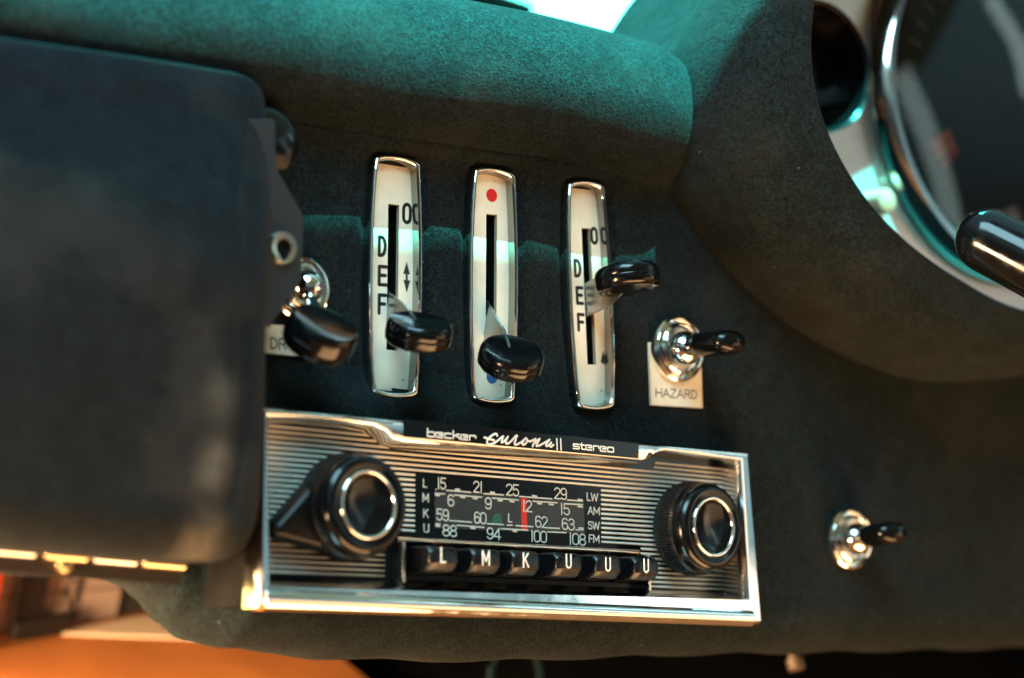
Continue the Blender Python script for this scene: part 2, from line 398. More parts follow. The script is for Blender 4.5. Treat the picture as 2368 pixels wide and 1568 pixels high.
# ---- stroke lettering: glyphs on a cell of height 1
def arc(cx, cz, rx, rz, a0, a1, n=9):
    return [(cx + rx * cos(radians(a0 + (a1 - a0) * k / (n - 1))), cz + rz * sin(radians(a0 + (a1 - a0) * k / (n - 1)))) for k in range(n)]
G = {
 '0': (.56, [arc(.28, .74, .24, .26, 0, 180) + arc(.28, .26, .24, .26, 180, 360) + [(.52, .74)]]),
 '1': (.30, [[(.15, 0), (.15, 1)]]),
 '2': (.56, [arc(.28, .74, .23, .26, 170, -30) + [(.04, .02), (.54, .02)]]),
 '3': (.56, [arc(.27, .76, .22, .24, 160, -80) + [(.22, .53)], [(.22, .53)] + arc(.27, .27, .25, .27, 85, -165)]),
 '4': (.60, [[(.44, 0), (.44, 1), (.03, .25), (.58, .25)]]),
 '5': (.56, [[(.5, 1), (.09, 1), (.06, .55)] + arc(.28, .31, .24, .31, 130, -160)]),
 '6': (.56, [arc(.29, .72, .23, .28, 30, 180) + [(.06, .3)] + arc(.29, .3, .23, .3, 180, 540, 15)]),
 '8': (.56, [arc(.28, .76, .21, .24, -90, 270, 16), arc(.28, .26, .25, .26, 90, 450, 16)]),
 '9': (.56, [arc(.27, .28, .23, .28, 210, 360) + [(.5, .7)] + arc(.27, .7, .23, .3, 0, 360, 15)]),
 'L': (.48, [[(.06, 1), (.06, 0), (.44, 0)]]),
 'M': (.76, [[(.06, 0), (.06, 1), (.37, .25), (.68, 1), (.68, 0)]]),
 'K': (.58, [[(.06, 0), (.06, 1)], [(.5, 1), (.08, .42)], [(.2, .58), (.54, 0)]]),
 'U': (.60, [[(.06, 1), (.06, .2)] + arc(.29, .22, .23, .22, 180, 360) + [(.52, 1)]]),
 'A': (.66, [[(.03, 0), (.31, 1), (.59, 0)], [(.14, .33), (.48, .33)]]),
 'W': (.86, [[(.04, 1), (.2, 0), (.4, .9), (.6, 0), (.78, 1)]]),
 'S': (.56, [arc(.28, .75, .21, .25, 20, 235) + arc(.28, .26, .23, .26, 70, -155)]),
 'F': (.52, [[(.06, 0), (.06, 1), (.46, 1)], [(.06, .52), (.4, .52)]]),
 'E': (.54, [[(.48, 1), (.06, 1), (.06, 0), (.48, 0)], [(.06, .52), (.42, .52)]]),
 'D': (.60, [[(.06, 0), (.06, 1), (.2, 1)] + arc(.22, .5, .28, .5, 90, -90) + [(.06, 0)]]),
 'H': (.66, [[(.06, 0), (.06, 1)], [(.56, 0), (.56, 1)], [(.06, .5), (.56, .5)]]),
 'Z': (.60, [[(.05, 1), (.52, 1), (.04, 0), (.54, 0)]]),
 'R': (.62, [[(.06, 0), (.06, 1), (.26, 1)] + arc(.28, .76, .22, .24, 90, -90) + [(.06, .52)], [(.28, .52), (.54, 0)]]),
 'O': (.62, [arc(.28, .72, .23, .28, 0, 180) + arc(.28, .28, .23, .28, 180, 360) + [(.51, .72)]]),
 'C': (.60, [arc(.30, .5, .25, .5, 50, 310, 14)]),
 'N': (.66, [[(.06, 0), (.06, 1), (.56, 0), (.56, 1)]]),
 '.': (.2, [[(.08, .02), (.1, .02)]]),
 # wide square lower case of the name plate
 'b': (.92, [[(.06, 1.45), (.06, .1), (.12, .02), (.74, .02), (.8, .1), (.8, .78), (.74, .86), (.1, .86)]]),
 'e': (.96, [[(.8, .02), (.12, .02), (.06, .1), (.06, .78), (.12, .86), (.74, .86), (.8, .78), (.8, .46), (.36, .46)]]),
 'c': (.92, [[(.8, .02), (.12, .02), (.06, .1), (.06, .78), (.12, .86), (.8, .86)]]),
 'k': (.86, [[(.06, 1.45), (.06, 0)], [(.72, .86), (.5, .86), (.1, .44)], [(.4, .5), (.74, .3), (.78, 0)]]),
 'r': (.86, [[(.06, 0), (.06, .78), (.12, .86), (.68, .86), (.74, .78), (.74, .5)]]),
 's': (.92, [[(.78, .86), (.12, .86), (.06, .8), (.06, .5), (.12, .45), (.74, .45), (.8, .38), (.8, .08), (.74, .02), (.06, .02)]]),
 't': (.66, [[(.2, 1.15), (.2, .1), (.26, .02), (.58, .02)], [(.02, .8), (.56, .8)]]),
 'o': (.96, [[(.12, .02), (.06, .1), (.06, .78), (.12, .86), (.74, .86), (.8, .78), (.8, .1), (.74, .02), (.12, .02)]]),
 ' ': (.5, []),
}
def text(mb, s, x0, x1, z, h, w, t, y=0.0, slope=0.0):
    """draw s between x0 and x1 (x1 None: natural width), baseline z, cap height h"""
    wid = sum(G[c][0] for c in s)
    k = h if x1 is None else (x1 - x0) / wid
    x = x0
    for c in s:
        cw, st = G[c]
        for pl in st: mb.stroke([(x + a * k, z + b * h + slope * (x + a * k - x0)) for a, b in pl], w, t, y)
        x += cw * k
def text_px(mb, s, p0, p1, ht, w, t, y, fr):
    """text from photo pixel p0 (bottom left) to p1 (bottom right); ht = pixel height at p0"""
    x0, z0 = hit(p0[0], p0[1], y, fr); x1, z1 = hit(p1[0], p1[1], y, fr)
    _, zt = hit(p0[0], p0[1] - ht, y, fr)
    text(mb, s, x0, x1, z0, zt - z0, w, t, y, (z1 - z0) / (x1 - x0))

# ================================================================== THE PLACE
# ---- dashboard: lower panel (with wells for the sliders and a rolled lower edge), padded roll, instrument hood
Ljun = [(2850, -470), (2450, -500), (2150, -430), (1880, -260), (1700, -110), (1600, 30), (1522, 170), (1506, 300), (1534, 425), (1600, 530), (1700, 650), (1830, 755), (1980, 830), (2130, 868), (2280, 850), (2420, 790), (2600, 660)]
dash = thing('dashboard', ID, 'dark suede covered dashboard with padded roll and round instrument hood, carrying radio and heater sliders', 'dashboard')
def pz(px, py, y=0): return hit(px, py, y)
# roll outline on the dash plane
roll_top = pz(1100, 12, 3)
RB, RA, RYC = 24.5, 29.0, 9.0
RZC = roll_top[1] - RB * 0.97
roll_end_x = pz(1604, 285, 0)[0]
DOME = 24.0
def roll_scale(x):
    u = (x - (roll_end_x - DOME)) / DOME
    return 1.0 if u <= 0 else sqrt(max(0.0, 1 - u * u))
def roll_dist(x, z):            # distance outside the roll's footprint on the dash plane
    ex = max(0, x - (roll_end_x - DOME)) / DOME
    ez = (z - RZC) / (RB * .93)
    q = sqrt(ex * ex + ez * ez)
    return (q - 1) * (RB * .95)
bot_px = [(-400, 1292), (0, 1322), (150, 1333), (260, 1345), (320, 1362), (360, 1392), (400, 1440), (450, 1480), (520, 1500), (640, 1514), (760, 1524), (1000, 1531), (1250, 1528), (1600, 1516), (2000, 1508), (2367, 1500), (2700, 1490)]
BOT = [pz(a, b, 9) for a, b in bot_px]
well_px = [((915, 350), (908, 922), 9.3), ((1142, 376), (1139, 936), 9.1), ((1353, 406), (1374, 949), 8.7)]
WELLS = []
for (tx, ty), (bx, by), hw in well_px:
    a = Vector(pz(tx, ty, 0)); b = Vector(pz(bx, by, 0)); WELLS.append((a, b, hw))
def well(x, z):
    d = 0.0; p = Vector((x, z))
    for a, b, hw in WELLS:
        ax = (b - a); L = ax.length; ax = ax / L; nx = Vector((-ax.y, ax.x))
        u = (p - a).dot(ax); w = (p - a).dot(nx)
        du = max(-u, u - L) ; dw = abs(w) - (hw + 2.2 * (1 - ((u - L / 2) / (L / 2)) ** 2 if 0 < u < L else 0))
        r = 3.0
        q = sqrt(max(du + r, 0) ** 2 + max(dw + r, 0) ** 2) - r if (du > -r or dw > -r) else max(du, dw)
        d = max(d, 1 - sstep(-2.2, 1.6, q))
    return d * 1.8
rq = [Vector(pz(a, b, -6)) for a, b in ((606, 941), (1733, 1049), (1744, 1440), (590, 1400))]
rcx = sum(p.x for p in rq) / 4; rcz = sum(p.y for p in rq) / 4
def surround(x, z):             # the panel swells a little towards the radio's left end
    u = (x - rcx) / 80
    zt = (rq[0].y + (rq[1].y - rq[0].y) * (x - rq[0].x) / (rq[1].x - rq[0].x)); zl = (rq[3].y + (rq[2].y - rq[3].y) * (x - rq[3].x) / (rq[2].x - rq[3].x))
    d = max(rq[0].x - x, z - zt, zl - z, 0)
    return (min(0, -1.5 + 6.0 * u)) * (1 - sstep(1, 15, d)) * (1 - sstep(-.2, .7, u))
mb = MB()
X0, X1, DX = pz(-950, 800)[0], pz(3600, 1000)[0], 1.0
nx = int((X1 - X0) / DX); ZT = RZC + 6
RC = 15.0
cols = []
for i in range(nx + 1):
    x = X0 + (X1 - X0) * i / nx
    zb = lerp_table(BOT, x)
    col = []
    nz = 175; flat0 = zb + RC
    for k in range(nz):
        z = ZT + (flat0 - ZT) * k / nz
        d = roll_dist(x, z)
        y = well(x, z) + surround(x, z)
        fil = 9.0
        if d < fil: y -= 6.0 * (1 - max(0, d) / fil) ** 2.2
        y += 0.35 * sin(x * .05 + z * .03) + 0.25 * sin(x * .11 - z * .09 + 1)
        col.append((x, y, z))
    y_end = surround(x, flat0) + 0.35 * sin(x * .05 + flat0 * .03) + 0.25 * sin(x * .11 - flat0 * .09 + 1)
    for k in range(15):
        a = radians(118 * k / 14)
        wob = 0.5 * sin(x * .14 + k * .3) * sin(a)
        col.append((x, y_end * (1 - sstep(0, 1, k / 14)) + RC * (1 - cos(a)) + wob, flat0 - (RC + wob) * sin(a)))
    cols.append(col)
mb.loft(cols, False)
def inside(poly, x, z):
    c = False
    for (x1, z1), (x2, z2) in zip(poly, poly[1:] + poly[:1]):
        if (z1 > z) != (z2 > z) and x < (x2 - x1) * (z - z1) / (z2 - z1) + x1: c = not c
    return c
hp_poly = [pz(a + 45, b - 45, 0) for a, b in Ljun] + [pz(3000, 500, 0), pz(3400, 400, 0), pz(3400, -900, 0)]
def in_well(x, z):
    p = Vector((x, z))
    for a, b, hw in WELLS:
        ax = (b - a); L = ax.length; ax = ax / L
        u = (p - a).dot(ax); w = abs((p - a).dot(Vector((-ax.y, ax.x))))
        if 4 < u < L - 3 and w < hw - 3: return True
    return False
mb.f = [f for f in mb.f if not in_well(mb.v[f[0]][0], mb.v[f[0]][2]) and not inside(hp_poly, mb.v[f[0]][0], mb.v[f[0]][2])]
mb.build('lower_panel', 'suede', dash, sharp=180)
# padded roll
mb = MB(); cols = []
xs = [X0 + k * 4 for k in range(int((roll_end_x - DOME - X0) / 4) + 1)] + [roll_end_x - DOME + DOME * sin(radians(a)) for a in range(0, 90, 4)] + [roll_end_x]
for x in xs:
    s = max(.02, roll_scale(x)); col = []
    droop = -2.6 * sstep(roll_end_x - 75, roll_end_x, x)
    grow = 1 + 0.0 * x
    for k in range(49):
        a = radians(-100 + 210 * k / 48)
        ex = 0.92
        ca, sa = cos(a), sin(a)
        yy = RYC - RA * s * (abs(ca) ** ex) * (1 if ca > 0 else -1)
        zz = RZC + droop + RB * s * (abs(sa) ** ex) * (1 if sa > 0 else -1)
        yy += .35 * sin(x * .07 + k * .2); zz += .3 * sin(x * .045 + 1)
        col.append((x, yy, zz))
    col.append((x, RYC + 90 * (.3 + .7 * s), RZC + droop + RB * s * .55)); col.append((x, RYC + 170, RZC + droop + RB * s * .1 - 10)); col.append((x, RYC + 620, RZC - 60))
    cols.append(col)
mb.loft(cols, False)
mb.build('padded_roll', 'suede', dash, sharp=180)
# instrument hood: back edge, junction with the panel, belly, front lip, inner lip, inner wall
def p3(px, py, y):
    x, z = pz(px, py, y); return Vector((x, y, z))
Llip = [(2900, -470), (2500, -500), (2280, -470), (2090, -340), (1950, -200), (1878, -70), (1857, 60), (1858, 170), (1878, 266), (1912, 352), (1960, 436), (2022, 516), (2100, 590), (2200, 660), (2320, 725), (2460, 760), (2640, 800)]
YJ, YL = 6.0, -46.0
back = [p3(a, b, YJ) + Vector((0, 45, 0)) for a, b in Ljun]
jun = [p3(a, b, YJ) for a, b in Ljun]; lip = [p3(a, b, YL) for a, b in Llip]; assert len(jun) == len(lip)
jun = catmull(jun, 5); lip = catmull(lip, 5); back = catmull(back, 5)
cen = sum(lip, Vector()) / len(lip) + Vector((120, 0, 60))
loops = [back]
for k in range(0, 13):
    t = k / 12; lp = []
    for a, b in zip(jun, lip):
        p = a.lerp(b, t)
        out = (a - cen); out.y = 0; out.normalize()
        p = p + out * (11.0 * sin(pi * t) ** .55 if 0 < t < 1 else 0.0)
        p.y = a.y + (b.y - a.y) * (1 - (1 - t) ** 1.5)
        lp.append(p)
    loops.append(lp)
for dy, di in ((-1.0, 1.0), (-1.2, 2.2), (-.4, 3.4), (1.5, 4.0)):
    lp = []
    for p in lip:
        inn = (cen - p); inn.y = 0; inn.normalize(); lp.append(p + inn * di + Vector((0, dy, 0)))
    loops.append(lp)
for dy, di in ((20, 5), (76, 6)):
    lp = []
    for p in lip:
        inn = (cen - p); inn.y = 0; inn.normalize(); lp.append(p + inn * di + Vector((0, dy, 0)))
    loops.append(lp)
mb = MB(); mb.loft(loops, False)
mb.build('instrument_hood', 'suede', dash, sharp=180)
mb = MB(); mb.box(-340, 900, 70, 700, RZC - 80, RZC - 50); mb.build('sun_blocker', 'dark', dash)  # unseen slab added to keep the sun off the footwell
# silver fascia inside the hood
YF = 13.0
mb = MB(); fx0, fz0 = pz(1800, 900, YF); fx1, fz1 = pz(4300, -500, YF)
mb.box(fx0, fx1, YF, YF + 3, fz0 - 30, fz1)
mb.build('instrument_fascia', 'silver', dash)

# ---- large round gauge
def ell_frame(px, py, y): return frame(px, py, y)
gf = frame(2300, 235, YF)
gr = 490 / (F / (at_depth(2362, 215, 1).length * 0 + 660))    # pixel radius -> mm at its distance
gauge = thing('speedometer', gf, 'large round gauge with chrome bezel and orange mark inside the instrument hood', 'gauge')
mb = MB(); mb.lathe([(gr - 1, -.5), (gr + .5, -3), (gr - 1, -7), (gr - 3.5, -9), (gr - 6.5, -8.2), (gr - 8, -5), (gr - 8.5, -3)], 120, cap=False)
mb.build('bezel', 'chrome', gauge)
mb = MB(); mb.lathe([(gr - 7.5, -6), (gr - 10.5, -5), (gr - 12, -3), (gr - 12, -.3)], 120, cap=False); mb.build('inner_shade', 'black_gloss', gauge)
mb = MB(); mb.lathe([(gr - 8, -.6), (.01, -.6)], 96, cap=False); fo = mb.build('dial_face', 'gauge_face', gauge)
mb = MB()
for k in range(28):
    a = radians(140 - 270 * k / 27 + 60); r0 = gr - 20; r1 = gr - 26
    mb.stroke([(r0 * cos(a), r0 * sin(a)), (r1 * cos(a), r1 * sin(a))], .7, .1, -.7)
mb.build('scale_ticks', 'tick', gauge)
mb = MB()
gx, gz = hit(2178, 335, -.8, gf)
ang = math.atan2(gz, gx); rr_ = math.hypot(gx, gz)
pts = [((rr_ + 6) * cos(ang - .09), (rr_ + 6) * sin(ang - .09)), ((rr_ + 6) * cos(ang + .09), (rr_ + 6) * sin(ang + .09)), ((rr_ - 6) * cos(ang + .12), (rr_ - 6) * sin(ang + .12)), ((rr_ - 6) * cos(ang - .12), (rr_ - 6) * sin(ang - .12))]
mb.poly(pts, -.65, -.9); mb.build('warning_sector', 'orange_mark', gauge)
mb = MB(); a = ang + .16
mb.poly([((rr_ + 5) * cos(a - .035), (rr_ + 5) * sin(a - .035)), ((rr_ + 5) * cos(a + .035), (rr_ + 5) * sin(a + .035)), ((rr_ - 6) * cos(a + .04), (rr_ - 6) * sin(a + .04)), ((rr_ - 6) * cos(a - .04), (rr_ - 6) * sin(a - .04))], -.65, -.9)
mb.build('red_limit_mark', 'red_mark', gauge)
mb = MB(); mb.lathe([(gr - 8, -3.2), (gr * .6, -5.6), (gr * .3, -6.6), (.01, -7)], 96, cap=False); mb.build('glass', 'glass', gauge)
# ---- small shaded gauge at its left
sf = frame(1800, 180, YF)
small = thing('small_gauge', sf, 'small dark round gauge with deep black shade, half hidden by the hood edge', 'gauge')
mb = MB(); mb.lathe([(25, -.2), (25, -3), (23.5, -4.6), (21, -4.6)], 80, cap=False); mb.build('bezel', 'chrome', small)
mb = MB(); mb.lathe([(22.5, -3), (22.5, -20), (21.8, -21.5), (20.5, -20.5), (20, -8), (.01, -8)], 80, cap=False); mb.build('shade', 'black_gloss', small)
# ---- ivory indicator
wf = frame(2022, 470, YF)
ind = thing('indicator_button', wf, 'small ivory domed button on silver fascia below the gauges', 'button')
mb = MB(); mb.lathe([(4.6, -.2), (4.6, -5), (4.2, -6), (3, -6.6), (.01, -6.8)], 40, cap=False); mb.build('lens', 'pale_button', ind)
mb = MB(); mb.lathe([(5.0, -.1), (5.0, -.9), (4.5, -1.0)], 40, cap=False); mb.build('collar', 'chrome_soft', ind)

# ---- steering column stalk
a = at_depth(2268, 548, 575); b = at_depth(2268 + 292 * 2.4, 548 + 152 * 2.4, 575 - 15 * 2.4)
mb = MB()
d = (b - a).normalized()
cap = [(-.0 + 9.2 * (1 - cos(radians(t))), max(.05, 9.2 * sin(radians(t)))) for t in range(0, 91, 9)]
L = (b - a).length
pts = [a + d * (s_ - 7) for s_, _ in cap] + [a + d * (L * k / 6 + 3) for k in range(1, 7)]
rs = [r for _, r in cap] + [9.5, 9.8, 9.6, 8.0, 5.5, 4.5]
mb.tube(pts, rs, 36)
so = mb.build('lever_grip', 'black_gloss', None, sharp=60)
st = thing('column_stalk', Matrix.Translation(b), 'glossy black rounded stalk end reaching in before the large gauge', 'stalk lever')
so.parent = st; so.matrix_parent_inverse = Matrix.Identity(4)
place(st, ID)
st_m = st.matrix_world.copy()
# seam line on the grip
mb = MB(); sd = CR * -.2 + CD * .35 - CF * .9
side = (sd - d * sd.dot(d)).normalized()
mb.tube([a + d * q + side * r for q, r in ((6, 9.05), (20, 9.2), (36, 9.35))], .18, 6); mb.build('seam', 'steel', st)

# ---- glovebox lid
lid = thing('glovebox_lid', ID, 'large blurred grey suede glovebox lid with rounded corner, left of the heater sliders', 'glovebox lid')
out_px = [(-900, 1150), (-900, -70), (-200, 52), (0, 86), (250, 122), (480, 158), (545, 170), (580, 188), (603, 222), (614, 290), (622, 420), (626, 560), (619, 700), (612, 800), (611, 880), (607, 1020), (600, 1140), (585, 1225), (560, 1276), (520, 1299), (440, 1300), (250, 1290), (0, 1268)]
YB, YFR = -8.0, -40.0
ztop = pz(555, 175, -26)[1]
def lean(z): return 17.0 * sstep(ztop - 62, ztop - 2, z) ** 1.2
def lid_pt(a, b):
    z = pz(a, b, -28)[1]; return Vector(pz(a, b, -29 + .85 * lean(z)))
oc = catmull([lid_pt(a, b) for a, b in out_px[2:-1]], 5)
ol = [tuple(p) for p in oc] + [tuple(lid_pt(0, 1268)), tuple(lid_pt(-900, 1150)), tuple(lid_pt(-900, -70))]
if sum(ol[i - 1][0] * ol[i][1] - ol[i][0] * ol[i - 1][1] for i in range(len(ol))) < 0: ol = ol[::-1]
loops = [[(p[0], YB, p[1]) for p in ol], [(p[0], -24 + .6 * lean(p[1]), p[1]) for p in ol]]
for k in range(1, 9):
    a = radians(90 * k / 8); Rr = 12.0
    q = inset(ol, Rr * (1 - cos(a)))
    loops.append([(p[0], -24 + .6 * lean(b[1]) * (1 - sin(a)) + lean(p[1]) * sin(a) - 16 * sin(a), p[1]) for p, b in zip(q, ol)])
q0 = inset(ol, 12.0); cx_ = sum(p[0] for p in q0) / len(q0); cz_ = sum(p[1] for p in q0) / len(q0)
crx, crz = pz(490, 1120, -40)
for k in range(1, 30):
    t = k / 30; rg = []
    for p in q0:
        x = p[0] + (cx_ - p[0]) * t; z = p[1] + (cz_ - p[1]) * t
        y = -40 + lean(z) - 1.6 * sstep(0, .5, t) + .7 * sin(x * .06) * sin(z * .07) * sstep(0, .2, t)
        # soft crease running up from the lower right corner
        dxx = x - crx - 2.0 * sin((z - crz) * .08); y += -1.1 * math.exp(-(dxx / 5.0) ** 2) * sstep(45, 5, abs(z - crz)) * sstep(0, .06, t) + 1.0 * math.exp(-((dxx - 9) / 5.0) ** 2) * sstep(45, 5, abs(z - crz)) * sstep(0, .06, t)
        rg.append((x, y, z))
    loops.append(rg)
mb = MB(); mb.loft(loops, True, True, True)
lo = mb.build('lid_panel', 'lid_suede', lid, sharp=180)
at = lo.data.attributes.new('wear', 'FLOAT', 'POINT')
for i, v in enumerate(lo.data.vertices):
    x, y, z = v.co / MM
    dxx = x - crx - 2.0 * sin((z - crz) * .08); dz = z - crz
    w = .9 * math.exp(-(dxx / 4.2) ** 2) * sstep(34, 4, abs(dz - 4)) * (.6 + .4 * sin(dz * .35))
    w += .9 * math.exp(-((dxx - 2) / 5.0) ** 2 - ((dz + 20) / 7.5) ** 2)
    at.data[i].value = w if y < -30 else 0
# lock plate behind its right edge
lp_px = [(540, 275), (630, 275), (637, 281), (638, 388), (698, 490), (702, 502), (697, 645), (690, 660), (624, 757), (540, 757)]
pl = [pz(a, b, -24) for a, b in lp_px]
mb = MB(); mb.poly(pl[::-1], -22, -24); lk = mb.build('lock_plate', 'lock_plate', lid, bevel=.35)
kx, kz = pz(650, 574, -24)
mb = MB(); n_ = 32
outer = [(kx + 4.0 * cos(2 * pi * k / n_), kz + 4.4 * sin(2 * pi * k / n_)) for k in range(n_)]
def keyhole(a):
    c, s_ = cos(a), sin(a)
    r = 2.1
    if s_ < -.72: r = 3.2
    return (kx + (r * c if s_ > -.72 else 1.0 * (1 if c > 0 else -1) * min(1, abs(c) * 1.7)), kz + r * s_)
inner = [keyhole(2 * pi * k / n_) for k in range(n_)]
def yl(pts, y): return [(p[0], y, p[1]) for p in pts]
mb.loft([yl(outer, -24), yl(outer, -25), yl([(kx + (p[0] - kx) * .9, kz + (p[1] - kz) * .9) for p in outer], -25.8), yl([(kx + (p[0] - kx) * 1.15, kz + (p[1] - kz) * 1.1) for p in inner], -25.6), yl(inner, -24.9), yl(inner, -24.03)], True)
mb.build('keyhole_ring', 'lock_steel', lk)
mb = MB(); mb.poly(inner[::-1], -24.0, -24.1); mb.build('keyhole', 'black_matt', lk)
# piano hinge below
hin = MB().__class__()
x0, z0 = pz(-420, 1235, -14); x1, z1 = pz(432, 1306, -14)
mb = MB(); mb.add([(x0, -10, z0 + 3), (x1, -10, z1 + 3), (x1, -10, z1 - 5), (x0, -10, z0 - 5), (x0, -8.5, z0 + 3), (x1, -8.5, z1 + 3), (x1, -8.5, z1 - 5), (x0, -8.5, z0 - 5)], [(0, 1, 2, 3), (7, 6, 5, 4), (0, 4, 5, 1), (1, 5, 6, 2), (2, 6, 7, 3), (3, 7, 4, 0)])
hg = mb.build('hinge', 'bracket', lid)
for s0, s1, mm_ in ((-420, -120, 'brass'), (-105, 62, 'chrome_soft'), (80, 186, 'brass'), (196, 308, 'chrome_soft'), (318, 432, 'brass')):
    def hp(s_):
        t = (s_ + 420) / 852; return Vector((x0 + (x1 - x0) * t, -13, z0 + (z1 - z0) * t))
    mb = MB(); mb.tube([hp(s0), hp(s0 + 6), hp(s1 - 6), hp(s1)], [1.2, 1.75, 1.75, 1.2], 20); mb.build('knuckle', mm_, hg)
sx, sz = pz(154, 1303, -14); mb = MB(); mb.lathe([(2.2, 3), (2.2, -.4), (1.4, -1.1), (.01, -1.2)], 24, (sx, -13, sz), cap=False); mb.build('screw', 'brass', hg)

# ---- black knob behind the lid
kf = frame(560, 346, 0)
kn = thing('pull_knob', kf, 'round glossy black pull knob half hidden behind the glovebox lid', 'knob')
mb = MB(); mb.lathe([(5, 0), (5, -8), (8.6, -9), (9.2, -12), (8.6, -15), (6, -16.5), (.01, -17)], 48, cap=False); mb.build('cap', 'black_gloss', kn)

# ---- toggle switches
def toggle(name, fr, label, R, lever, lev_r, collar_notch=False, flat=.72):
    t = thing(name, fr, label, 'toggle switch', 'chrome toggle switches on the dashboard')
    mb = MB()
    def notch(a, y):
        return 1.0
    mb.lathe([(R * .98, 0), (R, -1.0), (R * .97, -2.2), (R * .90, -2.7), (R * .86, -2.0), (R * .80, -1.8), (R * .76, -3.4), (R * .70, -3.9), (R * .62, -3.4), (R * .56, -2.2)], 72, cap=False)
    mb.build('collar', 'chrome', t)
    mb = MB(); mb.lathe([(R * .58, -1.5), (R * .56, -4), (R * .48, -6.6), (R * .34, -8.4), (R * .16, -9.3), (.01, -9.5)], 48, cap=False); mb.build('ball', 'chrome', t)
    p0, p1 = [Vector(p) for p in lever]
    d = (p1 - p0); L = d.length; d.normalize()
    s_ = d.cross(Vector((0, 0, 1))).normalized(); u = s_.cross(d).normalized()
    mb = MB(); loops = []
    for k in range(0, 25):
        q = k / 24
        w = lev_r[0] + (lev_r[1] - lev_r[0]) * sstep(.05, .4, q); h = lev_r[0] + (lev_r[2] - lev_r[0]) * sstep(.0, .3, q)
        e_ = 1.0
        if q > .78: e_ = sqrt(max(.0004, 1 - ((q - .78) / .22) ** 2))
        c = p0 + d * (L * q)
        loops.append([c + s_ * (w * e_ * cos(2 * pi * j / 28)) * 1 + u * (h * e_ ** .7 * abs(sin(2 * pi * j / 28)) ** .8 * (1 if sin(2 * pi * j / 28) > 0 else -1)) for j in range(28)])
    mb.loft(loops, True, True, True); mb.build('lever', 'black_gloss', t, sharp=60)
    return t
hf = frame(1560, 808, 0)
tip = at_depth(1690, 790, 593)
hp_ = Vector((0, -6, .5)); inv = hf.inverted()
hx_, hz_ = hit(1708, 789, -27)
tg = toggle('toggle_switch', hf, 'chrome toggle switch with black lever above a cream plate reading HAZARD', 10.6, (hp_, inv @ Vector((hx_, -27, hz_))), (3.4, 6.4, 3.8))
mb = MB(); q = [hit(a, b, 0, hf) for a, b in ((1498, 792), (1503, 937), (1621, 944), (1617, 800))]
mb.poly(q, .4, -.7); lb = mb.build('label_plate', 'cream', tg, bevel=.1)
mb = MB(); text_px(mb, 'HAZARD', (1515, 917), (1613, 922), 19, .36, .05, -.72, hf); mb.build('lettering', 'ink_worn', lb)
df = frame(688, 668, 0)
inv = df.inverted(); a_, b_ = hit(748, 790, -27)
def dr_lever(): return (Vector((0, -6, -2)), inv @ Vector((a_, -27, b_)))
tg = toggle('toggle_switch', df, 'chrome toggle switch with wide black paddle pointing down beside the glovebox lock plate', 9.2, dr_lever(), (2.4, 2.4, 2.4))
[bpy.data.objects.remove(c) for c in list(tg.children) if c.name.startswith('lever')]
# wide dished paddle on a thin stem
p0, p1 = dr_lever(); 
mb = MB(); mb.tube([p0, p0.lerp(p1, .8)], [2.0, 1.8], 16); lv = mb.build('stem', 'chrome', tg)
def puck(mb, c, ax, R, h, dish=.8, ex=None, squash=1.0):
    ax = Vector(ax).normalized(); e1 = (Vector(ex) if ex else Vector((1, 0, 0))); e1 = (e1 - ax * e1.dot(ax)).normalized(); e2 = ax.cross(e1)
    prof = [(.02, -h / 2), (R * .7, -h / 2), (R * .90, -h / 2 + .2), (R * .985, -h * .32), (R * 1.0, -h * .05), (R * 1.0, 0), (R * .992, .06), (R * 1.0, .14), (R * .99, h * .25), (R * .95, h * .42), (R * .89, h * .5), (R * .82, h * .5 - dish * .25), (R * .6, h * .5 - dish * .7), (R * .3, h * .5 - dish), (.02, h * .5 - dish)]
    loops = [[Vector(c) + ax * y + e1 * (r * cos(2 * pi * k / 56)) + e2 * (r * squash * sin(2 * pi * k / 56)) for k in range(56)] for r, y in prof]
    mb.loft(loops, True, True, True)
mb = MB(); pc = inv @ Vector((*hit(739, 776, -24)[:1], -24, hit(739, 776, -24)[1])); puck(mb, pc, (0.05, -.62, .78), 9.6, 8.5, .6); mb.build('paddle', 'black_gloss', tg)
mb = MB(); q = [hit(a, b, 0, df) for a, b in ((560, 748), (560, 813), (706, 826), (704, 755))]
mb.poly(q, .4, -.7); lb = mb.build('label_plate', 'cream', tg, bevel=.1)
mb = MB(); text_px(mb, 'DR', (624, 805), (664, 809), 24, .42, .05, -.72, df); mb.build('lettering', 'ink_worn', lb)
lf = frame(1957, 1246, 0)
inv = lf.inverted(); a_, b_ = hit(2078, 1230, -25)
toggle('toggle_switch', lf, 'chrome toggle switch with black lever alone on bare suede right of the radio', 10.2, (Vector((0, -6, .5)), inv @ Vector((a_, -25, b_))), (3.3, 6.2, 3.7))

